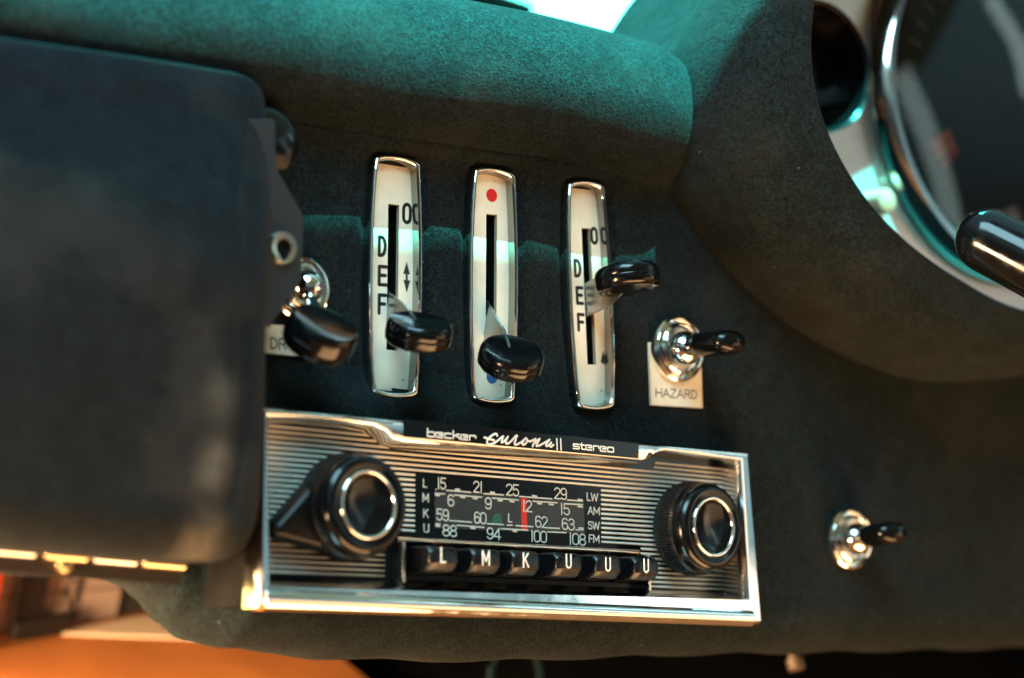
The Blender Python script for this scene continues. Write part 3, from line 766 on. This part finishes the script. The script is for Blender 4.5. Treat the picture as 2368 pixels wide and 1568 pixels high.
# ---- heater sliders
def slider(sp):
    (tx, ty), (bx, by) = sp['axis']
    YS = -2.6
    a = Vector(pz(tx, ty, YS)); b = Vector(pz(bx, by, YS)); c = (a + b) / 2; ax = a - b
    roll = math.atan2(ax.x, ax.y); H = ax.length / 2
    fr = Matrix.Translation((c.x, 0, c.y)) @ Matrix.Rotation(roll, 4, 'Y')
    t = thing('heater_slider', fr, sp['label'], 'heater slider', 'chrome framed heater sliders above the radio')
    W0, W1 = sp['w']
    def outline(dw, dh, n=14):
        pts = []; w0 = W0 - dw; w1 = W1 - dw; h = H - dh
        def side(z): return w0 + (w1 - w0) * (1 - (z / h) ** 2)
        for k in range(n + 1):      # right side, bottom to top
            z = -h + 1.0 + (2 * h - 2.0) * k / n; pts.append((side(z), z))
        for k in range(1, n):       # top arc
            x = w0 * (1 - 2 * k / n) * .98; pts.append((x, h + (-.2 + 1.15) * (1 - (x / w0) ** 2) - .55))
        for k in range(n + 1):
            z = h - 1.0 - (2 * h - 2.0) * k / n; pts.append((-side(z), z))
        for k in range(1, n):
            x = -w0 * (1 - 2 * k / n) * .98; pts.append((x, -h - (-.2 + 1.15) * (1 - (x / w0) ** 2) + .55))
        return pts
    def lp(dw, dh, y): return [(p[0], y, p[1]) for p in outline(dw, dh)]
    mb = MB()
    mb.loft([lp(-.1, -.1, 6.0), lp(-.05, -.05, YS + 1.2), lp(.12, .15, YS + .5), lp(.45, .5, YS + .05), lp(.8, .9, YS), lp(1.15, 1.3, YS + .35), lp(1.3, 1.5, YS + .8)], True)
    mb.build('bezel', 'chrome', t, sharp=50)
    mb = MB(); mb.loft([lp(1.3, 1.5, YS + .75), lp(1.42, 1.8, YS + 3.6)], True); mb.build('inner_wall', 'chrome_dim', t, sharp=50)
    # plate with slot
    YP = YS + 3.5
    s0 = hit(sp['slot'][0][0], sp['slot'][0][1], YP, fr); s1 = hit(sp['slot'][1][0], sp['slot'][1][1], YP, fr)
    sx0, sx1 = s0[0], s0[0] + sp['sw']; sz1, sz0 = s0[1], s1[1]
    o = outline(1.3, 1.6); n = len(o)
    inn = []
    for x, z in o:
        inn.append((min(sx1, max(sx0, x * 10)) if abs(z) < 1e9 and (sz0 < z < sz1) else min(sx1, max(sx0, x)), min(sz1, max(sz0, z))))
    mb = MB(); mb.loft([[(p[0], YP, p[1]) for p in o], [(p[0], YP, p[1]) for p in inn]], True)
    pl_ = mb.build('scale_plate', 'cream', t, flat=True)
    mb = MB()
    r = [(sx0, sz0), (sx1, sz0), (sx1, sz1), (sx0, sz1)]
    mb.loft([[(p[0], YP, p[1]) for p in r], [(p[0], YP + 1.3, p[1]) for p in r]], True); mb.build('slot_edge', 'cream_wall', t, flat=True)
    mb = MB(); mb.loft([[(p[0], YP + 1.3, p[1]) for p in r], [(p[0], YP + 7, p[1]) for p in r]], True, False, True); mb.build('slot', 'black_matt', t, flat=True)
    # printed marks
    ink = MB(); worn = MB()
    for s_, p, hgt, wd in sp.get('marks', ()):
        text_px(ink, s_, p, (p[0] + wd, p[1] + wd * .07), hgt, 1.05, .04, YP - .02, fr)
    if ink.v: ink.build('lettering', 'ink', pl_)
    for p0_, p1_, heads in sp.get('arrows', ()):
        A = hit(*p0_, YP, fr); B = hit(*p1_, YP, fr); wa = 1.15
        if 'u' in heads: worn.poly([(A[0], A[1]), (A[0] - wa, A[1] - 3.6), (A[0] + wa, A[1] - 3.6)], YP, YP - .04)
        if 'd' in heads: worn.poly([(B[0], B[1]), (B[0] + wa, B[1] + 3.6), (B[0] - wa, B[1] + 3.6)], YP, YP - .04)
        worn.poly([(A[0] - .35, A[1] - (3.5 if 'u' in heads else 0)), (B[0] - .35, B[1] + (3.5 if 'd' in heads else 0)), (B[0] + .35, B[1] + (3.5 if 'd' in heads else 0)), (A[0] + .35, A[1] - (3.5 if 'u' in heads else 0))], YP, YP - .035)
    if worn.v: worn.build('arrow', 'ink_worn', pl_)
    for nm, p, m_ in sp.get('dots', ()):
        q = hit(*p, YP, fr); mb = MB(); mb.poly([(q[0] + 1.95 * cos(2 * pi * k / 32), q[1] + 1.95 * sin(2 * pi * k / 32)) for k in range(32)], YP, YP - .05); mb.build(nm, m_, pl_, sharp=60)
    # lever: flat steel stem and puck shaped knob
    phi = radians(sp['phi']); yk = sp['yk']
    kx_, kz_ = hit(sp['knob'][0], sp['knob'][1], yk, fr); kc = Vector((kx_, yk, kz_))
    dr = Vector((0, -cos(phi), sin(phi))); nr = Vector((0, sin(phi), cos(phi)))
    mb = MB(); tw = 1.0; th = sp.get('th', 4.0)
    xm = (sx0 + sx1) / 2
    base = kc - dr * 30; base.x = xm
    tipc = kc - dr * 2
    ring = []
    for cpt, hh in ((base, th), (base.lerp(tipc, .7), th), (tipc, th * .62)):
        ring.append([cpt + Vector((sx_ * tw / 2, 0, 0)) + nr * (sz_ * hh) for sx_, sz_ in ((-1, -1), (1, -1), (1, 1), (-1, 1))])
    mb.loft(ring, True, True, True); lv = mb.build('lever', 'steel', t, bevel=.15)
    mb = MB(); puck(mb, kc, nr + Vector((sp.get('ax', 0), 0, 0)), sp.get('R', 9.0), sp.get('h', 6.6), .8); mb.build('knob', 'black_gloss', lv, sharp=55)
    return t
slider(dict(axis=((921.5, 362), (914.5, 918)), w=(7.6, 9.0), slot=((897.5, 471), (894, 809)), sw=3.7,
    marks=(('D', (874.5, 590), 42, 19), ('E', (874, 658), 42, 21), ('F', (874, 724), 42, 19), ('O', (931, 514), 42, 21)),
    arrows=(((940, 605), (940, 677), 'ud'), ((939, 792), (938, 812), '')), phi=-24, yk=-20, knob=(968, 769), ax=-.12, R=9.2, h=6.8,
    label='chrome framed heater slider lettered DEF with its black knob low, nearest the glovebox lid'))
slider(dict(axis=((1146.5, 390), (1143.5, 931)), w=(7.4, 8.8), slot=((1124, 494), (1124, 818)), sw=3.9,
    dots=(('red_dot', (1136.5, 452), 'red_ink'), ('blue_dot', (1137, 872), 'blue_ink')), phi=-33, yk=-20, knob=(1181, 830), ax=-.16, R=9.3, h=6.6,
    label='chrome framed heater slider with a red dot above and a blue dot below its slot'))
slider(dict(axis=((1357.5, 419), (1381, 946)), w=(7.0, 8.5), slot=((1344, 527), (1357, 843)), sw=3.4,
    marks=(('D', (1328.5, 638), 36, 16), ('E', (1333, 701), 36, 16), ('F', (1336, 763), 36, 16), ('O', (1367, 562), 34, 16)),
    arrows=(((1386, 655), (1388.5, 718), 'd'), ((1394, 811), (1395, 843), 'u')), phi=9, yk=-22, knob=(1450, 646), ax=0, R=9.6, h=6.8, th=5.0,
    label='chrome framed heater slider lettered DEF with its black knob raised, nearest the HAZARD switch'))

# ---- radio
RF = Matrix.Translation(CAM + Vector((349.084, 468.057, 13.213))) @ Matrix(((0.99549, -0.08879, 0.03336), (0.08728, 0.99520, 0.04419), (-0.03713, -0.04108, 0.99847))).to_4x4()
radio = thing('car_radio', RF, 'chrome framed car radio with striped black face, two round knobs and six push buttons', 'radio')
YT = -6.5
def rh(px, py, y=0.0): return hit(px, py, y, RF)
# frame: paired inner and outer contours
inn_px = [(622, 966), (700, 970), (800, 979), (866, 987), (893, 999), (912, 1018), (935, 1025), (1100, 1039), (1300, 1055), (1482, 1071), (1496, 1066), (1508, 1052), (1530, 1044), (1600, 1053), (1706, 1066)]
inn = [rh(a, b, YT) for a, b in inn_px]
ob = [rh(1712, 1379, YT), rh(1500, 1371, YT), rh(1200, 1362, YT), rh(900, 1353, YT), rh(611, 1346, YT)]
inn_all = inn + ob
tl, tr = rh(606, 941, YT), rh(1733, 1049, YT); br, bl = rh(1744, 1446, YT), rh(584, 1406, YT)
outr = []
for i, p in enumerate(inn):
    t_ = (p[0] - inn[0][0]) / (inn[-1][0] - inn[0][0])
    outr.append((tl[0] + (tr[0] - tl[0]) * t_, tl[1] + (tr[1] - tl[1]) * t_))
for i, p in enumerate(ob):
    t_ = (p[0] - ob[0][0]) / (ob[-1][0] - ob[0][0])
    outr.append((br[0] + (bl[0] - br[0]) * t_, br[1] + (bl[1] - br[1]) * t_))
nb = len(inn)
def fr_loop(do, di, y, yb=None, dib=None):
    """do: distance from the outer contour, di: distance from the inner one (whichever is given)"""
    lp = []
    for i, (a, b) in enumerate(zip(inn_all, outr)):
        A = Vector(a); B = Vector(b); d = (A - B); L = d.length; d = d / L if L > 1e-6 else d
        p = B + d * min(do, L * .45) if do is not None else A - d * min(di, L * .45)
        if dib is not None and i >= nb: p = A - d * dib
        yy = yb if (yb is not None and i >= nb) else y
        lp.append((p.x, yy, p.y))
    return lp
mb = MB()
mb.loft([fr_loop(0, None, YT + 4.5), fr_loop(0, None, YT + 1.6, YT + 2), fr_loop(.25, None, YT + .6, YT - .5), fr_loop(.8, None, YT, YT - 2.2), fr_loop(1.6, None, YT - .1, YT - 3.4),
         fr_loop(None, 1.5, YT - .1, YT - 3.0), fr_loop(None, .7, YT + .15, YT - 1.4), fr_loop(None, .2, YT + .9, YT - .2), fr_loop(None, 0, YT + 2, YT + 1.2), fr_loop(None, -.9, -.05, -.05, -1.9)], True)
mb.build('bezel', 'chrome', radio, sharp=40)
mb = MB(); mb.loft([fr_loop(.6, None, 16), fr_loop(.6, None, YT + 4.4)], True); mb.build('casing', 'dark', radio, sharp=40)
# rounded lower rail
mb = MB(); YR = YT - 2.4
ra = rh(606, 1385, YR); rb = rh(1733, 1430, YR); loops = []
for k in range(0, 21):
    a = radians(-90 + 180 * k / 20); c_ = cos(a) ** .8 if cos(a) > 0 else 0
    e_ = .9 if k in (0, 20) else 0
    loops.append([(ra[0] + e_ - .3, YR + .2 - 2.6 * c_, ra[1] + 2.75 * sin(a)), (rb[0] - e_ + .3, YR + .2 - 2.6 * c_, rb[1] + 2.55 * sin(a))])
loops.append([(ra[0], YT + 3, ra[1] + 2.75), (rb[0], YT + 3, rb[1] + 2.55)]); loops.append([(ra[0], YT + 3, ra[1] - 2.75), (rb[0], YT + 3, rb[1] - 2.55)])
mb.loft([[l[0] for l in loops], [l[1] for l in loops]], True, True, True)
mb.build('lower_rail', 'chrome', radio, sharp=50, bevel=.4)
# face plate
fp = [rh(600, 960, 0), rh(600, 1375, 0), rh(1725, 1400, 0), rh(1725, 1050, 0)]
mb = MB(); mb.poly(fp, 2, 0); face = mb.build('face_plate', 'black_face', radio)
# stripes
st_ = MB(); zt_ = rh(617, 984, 0)[1]; zbm = rh(617, 1321, 0)[1]; dz = (zt_ - zbm) / 27
xl, xr = rh(618, 1150)[0], rh(1688, 1225)[0]
def bar(mb, x0, x1, z, w=.64, t=.3): mb.stroke([(x0, z), (x1, z)], w, t, 0)
x_s1, x_s2 = rh(880, 1010)[0], rh(1515, 1070)[0]
x_d1, x_d0 = rh(957, 1180)[0], rh(925, 1180)[0]; x_d2 = rh(1391, 1200)[0]
x_k1, x_k2 = rh(888, 1300)[0], rh(1484, 1340)[0]
for i in range(28):
    z = zt_ - dz * i
    if i < 2: segs = [(xl, x_s1 + i * 2.2), (x_s2 - i * .5, xr)]
    elif i < 7: segs = [(xl, xr)]
    elif i < 19: segs = [(xl, x_d1), (x_d2, xr)]
    else: segs = [(xl, x_k1), (x_k2, xr)]
    for a, b in segs: bar(st_, a, b, z)
st_.build('grille_stripes', 'stripe', radio)
# name plate
q = [rh(a, b, YT - .6) for a, b in ((936, 969), (936, 1010), (1478, 1060), (1478, 1024))]
mb = MB(); mb.poly(q, YT + .4, YT - .45); npl = mb.build('name_plate', 'black_face', radio, bevel=.2)
YN = YT - .47
lt = MB()
text_px(lt, 'becker', (987, 1009), (1102, 1019), 12.6, .42, .12, YN, RF)
text_px(lt, 'stereo', (1324, 1037), (1421, 1046), 12.6, .42, .12, YN, RF)
for xa in (1287, 1296): lt.stroke([rh(xa, 1015, YN), rh(xa + 1, 1040, YN)], .5, .12, YN)
def z2(a, b): return (953.5 + .122 * a, 924.6 + .122 * b)
def z3(a, b): return (1184.6 + .1342 * a, 953.5 + .1342 * b)
script = [[z2(*p) for p in ((1605, 680), (1590, 645), (1540, 655), (1475, 700), (1425, 760), (1412, 815), (1440, 842), (1520, 832), (1600, 785), (1670, 725), (1722, 690))],
          [z2(*p) for p in ((1722, 690), (1700, 750), (1688, 810), (1740, 780), (1808, 700))],
          [z2(*p) for p in ((1808, 700), (1775, 770), (1772, 826), (1830, 815), (1900, 750), (1960, 680), (1985, 685))],
          [z2(1965, 690), z3(55, 480), z3(32, 535), z3(60, 556), z3(140, 520), z3(235, 442)],
          [z3(235, 442), z3(190, 490), z3(172, 545), z3(205, 555), z3(250, 505), z3(245, 455)],
          [z3(252, 470), z3(290, 500), z3(340, 485), z3(400, 455)], [z3(400, 455), z3(370, 530), z3(345, 590)],
          [z3(350, 560), z3(420, 490), z3(470, 455)], [z3(470, 455), z3(430, 530), z3(412, 572), z3(450, 575), z3(540, 530), z3(640, 470)],
          [z3(640, 470), z3(590, 530), z3(578, 575), z3(610, 575), z3(668, 520)], [z3(668, 520), z3(645, 570), z3(665, 592), z3(706, 560)],
          [z2(1362, 712), z2(1450, 740), z2(1545, 765)]]
for pl0 in script:
    pp = [Vector(rh(p[0], p[1], YN)) for p in pl0]
    lt.stroke(catmull(pp, 5) if len(pp) > 2 else pp, .62, .14, YN)
lt.build('lettering', 'key_white', npl)
# dial window, scale, needle
def zd(a, b): return (970.8 + .1806 * a, 1086.4 + .1806 * b)
q = [rh(*zd(a, b), 0) for a, b in ((185, 262), (190, 745), (2105, 815), (2095, 415))]
mb = MB(); mb.poly(q, 0, -.12); win = mb.build('dial_window', 'window', radio)
mb = MB(); q = [rh(*zd(a, b), -.1) for a, b in ((1290, 358), (1296, 760), (1372, 764), (1358, 362))]; mb.poly(q, -.1, -.2); mb.build('tuning_needle', 'red_needle', radio)
mb = MB(); q = [rh(*zd(a, b), -.1) for a, b in ((922, 700), (1047, 708), (1045, 620), (1030, 575), (985, 552), (945, 568), (925, 610))]; mb.poly(q, -.1, -.2); mb.build('indicator_lamp', 'green_lamp', radio, flat=True)
sc_ = MB(); YD = -.22
def dt(s_, a0, a1, b, h=140, w=.44): text_px(sc_, s_, zd(a0 + 12, b), zd(a1 + 14, b + (a1 - a0) * .085), h * .1806, w, .12, YD, RF)
for s_, a0, a1, b in (('.', 180, 205, 252), ('15', 205, 318, 240), ('21', 668, 790, 285), ('25', 1088, 1255, 322), ('29', 1703, 1868, 368), ('6', 338, 425, 458), ('9', 818, 905, 496), ('12', 1295, 1420, 530), ('15', 1778, 1905, 568),
                      ('59', 195, 358, 640), ('60', 678, 835, 680), ('62', 1460, 1622, 732), ('63', 1800, 1968, 760), ('88', 275, 460, 842), ('94', 842, 1020, 880), ('100', 1400, 1610, 915), ('108', 1890, 2110, 950)):
    dt(s_, a0, a1, b)
dt('L', 1115, 1165, 664, 100)
for s_, a0, a1, b in (('L', 25, 78, 218), ('M', 20, 100, 404), ('K', 28, 95, 604), ('U', 30, 108, 795)): dt(s_, a0, a1, b, 100, .40)
for s_, a0, a1, b in (('LW', 2120, 2270, 388), ('AM', 2135, 2290, 566), ('SW', 2135, 2290, 755), ('FM', 2148, 2285, 926)): dt(s_, a0, a1, b, 95, .40)
def seg(a0, b0, a1, b1, w=.42): sc_.stroke([rh(*zd(a0 + 10, b0), YD), rh(*zd(a1 - 10, b1), YD)], w, .1, YD)
def bump_(a0, a1, b): sc_.stroke([rh(*zd(a0 + 14, b), YD), rh(*zd(a1 - 14, b + (a1 - a0) * .08), YD)], .55, .1, YD)
for s_ in ((330, 262, 660, 288), (805, 305, 1080, 322), (1262, 340, 1700, 372), (1875, 385, 2090, 400), (185, 303, 325, 310), (432, 322, 800, 350), (915, 362, 1270, 387), (1437, 402, 1765, 422), (1910, 437, 2090, 448),
           (367, 650, 670, 672), (850, 690, 1080, 703), (1105, 710, 1190, 710), (1217, 715, 1455, 728), (1632, 745, 1795, 750), (1985, 768, 2100, 770), (190, 692, 265, 696), (463, 710, 830, 738), (1025, 755, 1390, 773), (1620, 795, 1880, 805)):
    seg(*s_)
for b_ in ((440, 520, 248), (890, 965, 288), (1425, 1505, 332), (2010, 2090, 380), (185, 260, 322), (508, 585, 348), (665, 745, 362), (988, 1065, 390), (1140, 1215, 402), (1492, 1570, 428), (1640, 1720, 440), (2010, 2090, 468), (640, 715, 745), (1175, 1250, 784), (2020, 2100, 745), (190, 265, 715)):
    bump_(*b_)
sc_.build('dial_scale', 'white_print', radio)
# chrome strip under the dial, button well
mb = MB(); A = rh(918, 1247, -1.4); B = rh(1478, 1281, -1.4)
loops = []
for k in range(13):
    a = radians(-90 + 180 * k / 12); loops.append([(A[0], -.2 - 1.9 * cos(a), A[1] + .95 * sin(a)), (B[0], -.2 - 1.9 * cos(a), A[1] + .95 * sin(a) + 0)])
mb.loft([[l[0] for l in loops], [l[1] for l in loops]], True, True, True); mb.build('dial_strip', 'chrome_soft', radio)
zk1 = A[1] - 1.0; zk0 = rh(1200, 1362, YT)[1] + 3.0; xk0 = rh(912, 1300, 0)[0]; xk1 = rh(1480, 1340, 0)[0]
mb = MB(); mb.box(xk0, xk1, -.25, 1.5, zk0 + .2, zk1); mb.build('button_well', 'black_matt', radio)
for xx in (xk0, xk1):
    mb = MB(); mb.box(xx - .55, xx + .55, -4.2, .5, zk0 - 2.2, zk1 + .2); mb.build('well_post', 'chrome_soft', radio, bevel=.25)
# push buttons
YK = -11.0
for ch, pxc, pyb in (('L', 1027, 1300), ('M', 1126, 1306), ('K', 1218, 1311), ('U', 1317, 1313), ('U', 1408, 1320), ('U', 1496, 1323)):
    cx, _ = rh(pxc - 1, pyb, YK); hwid = 4.9
    zt0 = zk1 - .7; zb0 = zk0 + .5
    zl = rh(pxc, pyb, YK)[1]
    zm = zl - .9
    prof = [(-.2, zt0), (-7, zt0 - .1), (-10, zt0 - .35), (YK - .15, zt0 - 1.4), (YK - .4, zl + 2.6), (YK - .4, zl - .1), (YK - .15, zl - .5), (YK + .9, zb0 + .9), (YK + 1.7, zb0 + .25), (-5.5, zb0), (-.2, zb0)]
    mb = MB()
    secs = []
    for dx, sc2 in ((-hwid, 0), (-hwid + .5, .55), (-hwid + 1.3, .9), (-hwid + 2.4, 1), (hwid - 1.3, 1), (hwid - .5, .9), (hwid, .55)):
        secs.append([(cx + dx, (y if y > -6 else y + (1 - sc2) * .9), z + (-(1 - sc2) * .35 if z > zl else (1 - sc2) * .2)) for y, z in prof])
    mb.loft(secs, True, True, True)
    kb = mb.build('push_button', 'black_key', radio, sharp=30, bevel=.25)
    mb = MB(); cw = G[ch][0]
    text(mb, ch, cx - .55 - cw * 1.9, cx - .55 + cw * 1.9, zl, 3.7, .55, .14, YK - .38); mb.build('button_letter', 'key_white', kb)
# knobs
def knob(px, py, R, arm=None):
    yf = -15.0
    c = rh(px, py, yf)
    kf2 = RF @ Matrix.Translation((c[0], 0, c[1]))
    k = bpy.data.objects.new('tuning_knob' if arm is None else 'volume_knob', None); COL.objects.link(k); k.parent = radio; k.location = (c[0] * MM, 0, c[1] * MM)
    mb = MB(); mb.lathe([(R * 1.04, -2.6), (R * 1.06, -4), (R * 1.06, -9.2), (R * 1.02, -10.4)], 288, rmod=lambda a, y: 1 + .011 * (1 if int(a * 96 / (2 * pi) * 2 + .01) % 2 else -1) if -9.5 < y < -3 else 1, cap=False)
    mb.lathe([(.02, -2.6), (R * 1.04, -2.6)], 64, cap=False)
    mb.build('skirt', 'black_key', k, sharp=25)
    mb = MB(); mb.lathe([(R * 1.03, -9.6), (R * 1.03, -11), (R * 1.0, -13), (R * .95, -14.3), (R * .86, yf), (R * .80, yf + .12), (R * .68, yf + .6), (R * .64, yf + .7)], 96, cap=False)
    mb.build('cap', 'black_gloss', k, sharp=60)
    mb = MB(); mb.lathe([(R * .69, yf + .75), (R * .685, yf + .1), (R * .665, yf - .15), (R * .635, yf - .15), (R * .612, yf + .1), (R * .60, yf + 1.0)], 96, cap=False); mb.build('ring', 'chrome', k, sharp=60)
    mb = MB(); mb.lathe([(R * .605, yf + .5), (R * .55, yf + .9), (R * .38, yf + 1.5), (R * .18, yf + 1.8), (.02, yf + 1.85)], 64, cap=False); mb.build('centre', 'black_gloss', k, sharp=80)
    mb = MB(); mb.lathe([(5, .0), (5, -3)], 32, cap=False); mb.build('shaft', 'chrome_soft', k)
    if arm:
        t_ = rh(arm[0], arm[1], -6); tx, tz = t_[0] - c[0], t_[1] - c[1]
        L = math.hypot(tx, tz); an = math.atan2(tz, tx); R0, R1 = R * .98, 2.6
        be = math.acos((R0 - R1) / L)
        prof = []
        for k2 in range(33):
            a = an + be + (2 * pi - 2 * be) * k2 / 32; prof.append((R0 * cos(a), R0 * sin(a)))
        for k2 in range(13):
            a = an - be + 2 * be * k2 / 12; prof.append((tx + R1 * cos(a), tz + R1 * sin(a)))
        mb = MB(); loops = []
        for y, ins in ((-1.8, .5), (-2.2, 0), (-5.4, 0), (-6.6, .3), (-7.5, .8), (-8.1, 1.5)):
            loops.append([(p[0], y + (1.2 if j >= 33 and y < -5 else 0), p[1]) for j, p in enumerate(inset(prof, ins))])
        mb.loft(loops, True, True, True); mb.build('fader_arm', 'black_arm', k, sharp=45)
knob(854, 1167, 13.3, (652, 1223))
knob(1652, 1218, 13.3)

# ---- things under the dash
CAMW = T @ CAM
def wray(px, py): return T.to_3x3() @ ray(px, py)
ZF = CAMW.z - 292.0                           # floor of the footwell, world mm
def on_floor(px, py, z=ZF):
    d = wray(px, py); t_ = (z - CAMW.z) / d.z; return CAMW + d * t_
Ti = T.inverted()
def wthing(name, loc, rz, label, cat, group=None):
    o = bpy.data.objects.new(name, None); COL.objects.link(o); o.location = Vector(loc) * MM; o.rotation_euler = (0, 0, rz); o.empty_display_size = .01
    return tag(o, label, cat, group)
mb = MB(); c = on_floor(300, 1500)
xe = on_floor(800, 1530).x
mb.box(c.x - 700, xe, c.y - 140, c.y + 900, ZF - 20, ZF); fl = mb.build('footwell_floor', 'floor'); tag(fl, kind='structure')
mb = MB(); mb.box(xe, c.x + 1100, c.y - 140, c.y + 900, ZF - 40, ZF - 6); f2 = mb.build('floor_painted_shade', 'dark'); tag(f2, kind='structure')  # rest of the floor, its shadow put in as a dark colour
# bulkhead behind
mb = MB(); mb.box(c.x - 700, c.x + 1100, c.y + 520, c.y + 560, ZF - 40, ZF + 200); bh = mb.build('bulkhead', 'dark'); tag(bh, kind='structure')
# cardboard box
A = on_floor(133, 1450); B = on_floor(270, 1430)
dx = (B - A); an = math.atan2(dx.y, dx.x); Lb = dx.length; dxn = dx / Lb
def along(px, py): return (on_floor(px, py) - A).dot(dxn)
bxo = wthing('cardboard_box', (A.x, A.y, ZF + .5), an, 'blurred pinkish cardboard box printed with upright black lettering, under the glovebox', 'box')
mb = MB(); mb.box(-110, Lb, 0, 60, 0, 110); bd = mb.build('carton', 'card', bxo, bevel=.6)
hh = 13.0
mb = MB(); mb.add([(-100, -.2, hh + 4), (Lb, -.2, hh - .5), (Lb, -.2, hh + .1), (-100, -.2, hh + 4.6)], [(0, 1, 2, 3)]); mb.build('flap_line', 'bracket', bxo)
tx0 = along(174, 1444)
tm = MB(); text(tm, 'RECOMMENDED', 0, 26, 0, 3.3, .75, .1, 0)
tm.v = [(tx0 - zz, -.3 + yy, 1.5 + xx) for xx, yy, zz in tm.v]
tm.build('lettering', 'ink', bxo)
x_ = along(141, 1449)
mb = MB(); mb.stroke([(x_ - .5, 22), (x_ + 1, 18), (x_ - 1.5, 15), (x_ + 1.2, 11), (x_ + 2, 7), (x_ + .5, 2)], 1.0, .1, -.3)
mb.stroke([(x_ - 2, 14), (x_ - 2, 8)], .8, .1, -.3); mb.build('printed_mark', 'ink', bxo)
dk = wthing('dark_carton', (B.x, B.y, ZF + .5), an, 'carton beside the pinkish cardboard box, its shade painted in dark brown', 'box')
mb = MB(); mb.box(.6, 75, 1.5, 60, 0, 100); mb.build('side', 'card_shade', dk, bevel=.6)
# papers
q = [on_floor(a, b) for a, b in ((95, 1469), (215, 1452), (307, 1434), (400, 1420), (560, 1440), (560, 1484), (300, 1477))]
mb = MB(); mb.v = [tuple(p + Vector((0, 0, .4))) for p in q] + [tuple(p + Vector((0, 0, 1.4))) for p in q]
n = len(q); mb.f = [tuple(range(n))[::-1], tuple(range(n, 2 * n))] + [(i, (i + 1) % n, n + (i + 1) % n, n + i) for i in range(n)]
pp = mb.build('paper_sheet', 'paper', flat=True); tag(pp, 'pale paper sheet lying on the orange floor in front of the cardboard box', 'paper')
# bracket at far left
P = on_floor(6, 1471)
br_ = wthing('metal_bracket', (P.x, P.y, ZF + .6), an, 'dark brown angled bracket standing at the left in front of the cardboard box', 'bracket')
w1 = along(77, 1458) - along(6, 1468); w2 = along(131, 1450) - along(6, 1468)
mb = MB(); mb.box(.8, w1, -4, -2.5, 0, 60); mb.build('upright', 'bracket', br_, bevel=.5)
mb = MB(); mb.poly([(0, 0), (w2, 0), (w2, 7.5), (w2 - 2, 8.5), (w1, 7), (0, 7)], -4.2, -7); mb.build('foot', 'bracket', br_, bevel=.5)
P = on_floor(-62, 1476)
rd = wthing('red_case', (P.x, P.y, ZF + .5), an, 'orange red plastic case cut off by the left picture edge', 'case')
mb = MB(); mb.box(-60, -.3, -12, -8, 10, 60); mb.build('shell', 'orange_red', rd, bevel=1)
mb = MB(); mb.box(-60, -.2, -12.2, -7.8, 0, 9.8); mb.build('base', 'bracket', rd, bevel=1)
# loop of hose and fitting low in the middle
hc = at_depth(1192, 1570, 720)
hs = MB(); hs.tube([(42 * 0 + 11 * cos(radians(a)), 0, 13 * sin(radians(a))) for a in range(-20, 205, 9)], 1.6, 12)
ho = hs.build('hose', 'hose', None); place(ho, Matrix.Translation(hc)); tag(ho, 'dark teal hose loop hanging under the dashboard below the radio', 'hose')
fc = at_depth(1838, 1532, 700)
ft = MB(); ft.lathe([(.02, -2.6), (2.6, -2.6), (3.0, -2), (3.0, 1.4), (1.7, 2), (1.7, 7)], 28, cap=False)
ft_ = ft.build('pipe_fitting', 'old_brass', None); place(ft_, Matrix.Translation(fc) @ Matrix.Rotation(radians(70), 4, 'X')); tag(ft_, 'small brass fitting under the dashboard right of the radio', 'fitting')

# ---- outside and the roof that shades the cabin
mb = MB()
W0 = T @ p3(1400, 40, 300)
def wbox(mb, x0, x1, y0, y1, z0, z1): mb.box(x0, x1, y0, y1, z0, z1)
bz = W0.z - 60
mb.box(-900, 900, W0.y + 200, W0.y + 1300, bz - 40, bz); bo = mb.build('bonnet', 'bonnet', bevel=30); tag(bo, 'bright sunlit white car bonnet beyond the dashboard', 'bonnet')
mb = MB(); mb.box(-40000, 40000, W0.y + 1500, 90000, -900, -880); gr_ = mb.build('ground', 'grass'); tag(gr_, kind='structure')
wb = at_depth(1120, 14, 1000); wb = T @ wb
mb = MB(); mb.box(-900, 26, -8, 8, -9, 9); wo = mb.build('wiper_blade', 'black_matt', bevel=3); wo.location = wb * MM; wo.rotation_euler = (0, radians(6), 0); tag(wo, 'dark blurred wiper bar behind the padded roll at the top', 'wiper')
# roof: its front edge throws the shade over the lower dashboard
pt = T @ p3(900, 566, 0)
s = dvec(SUN_DIR); k = 700.0 / s.z
ed = pt + s * k
mb = MB(); mb.box(-700, 900, ed.y - 1500, ed.y, ed.z, ed.z + 40); ro = mb.build('roof', 'roof', bevel=8); tag(ro, kind='structure')
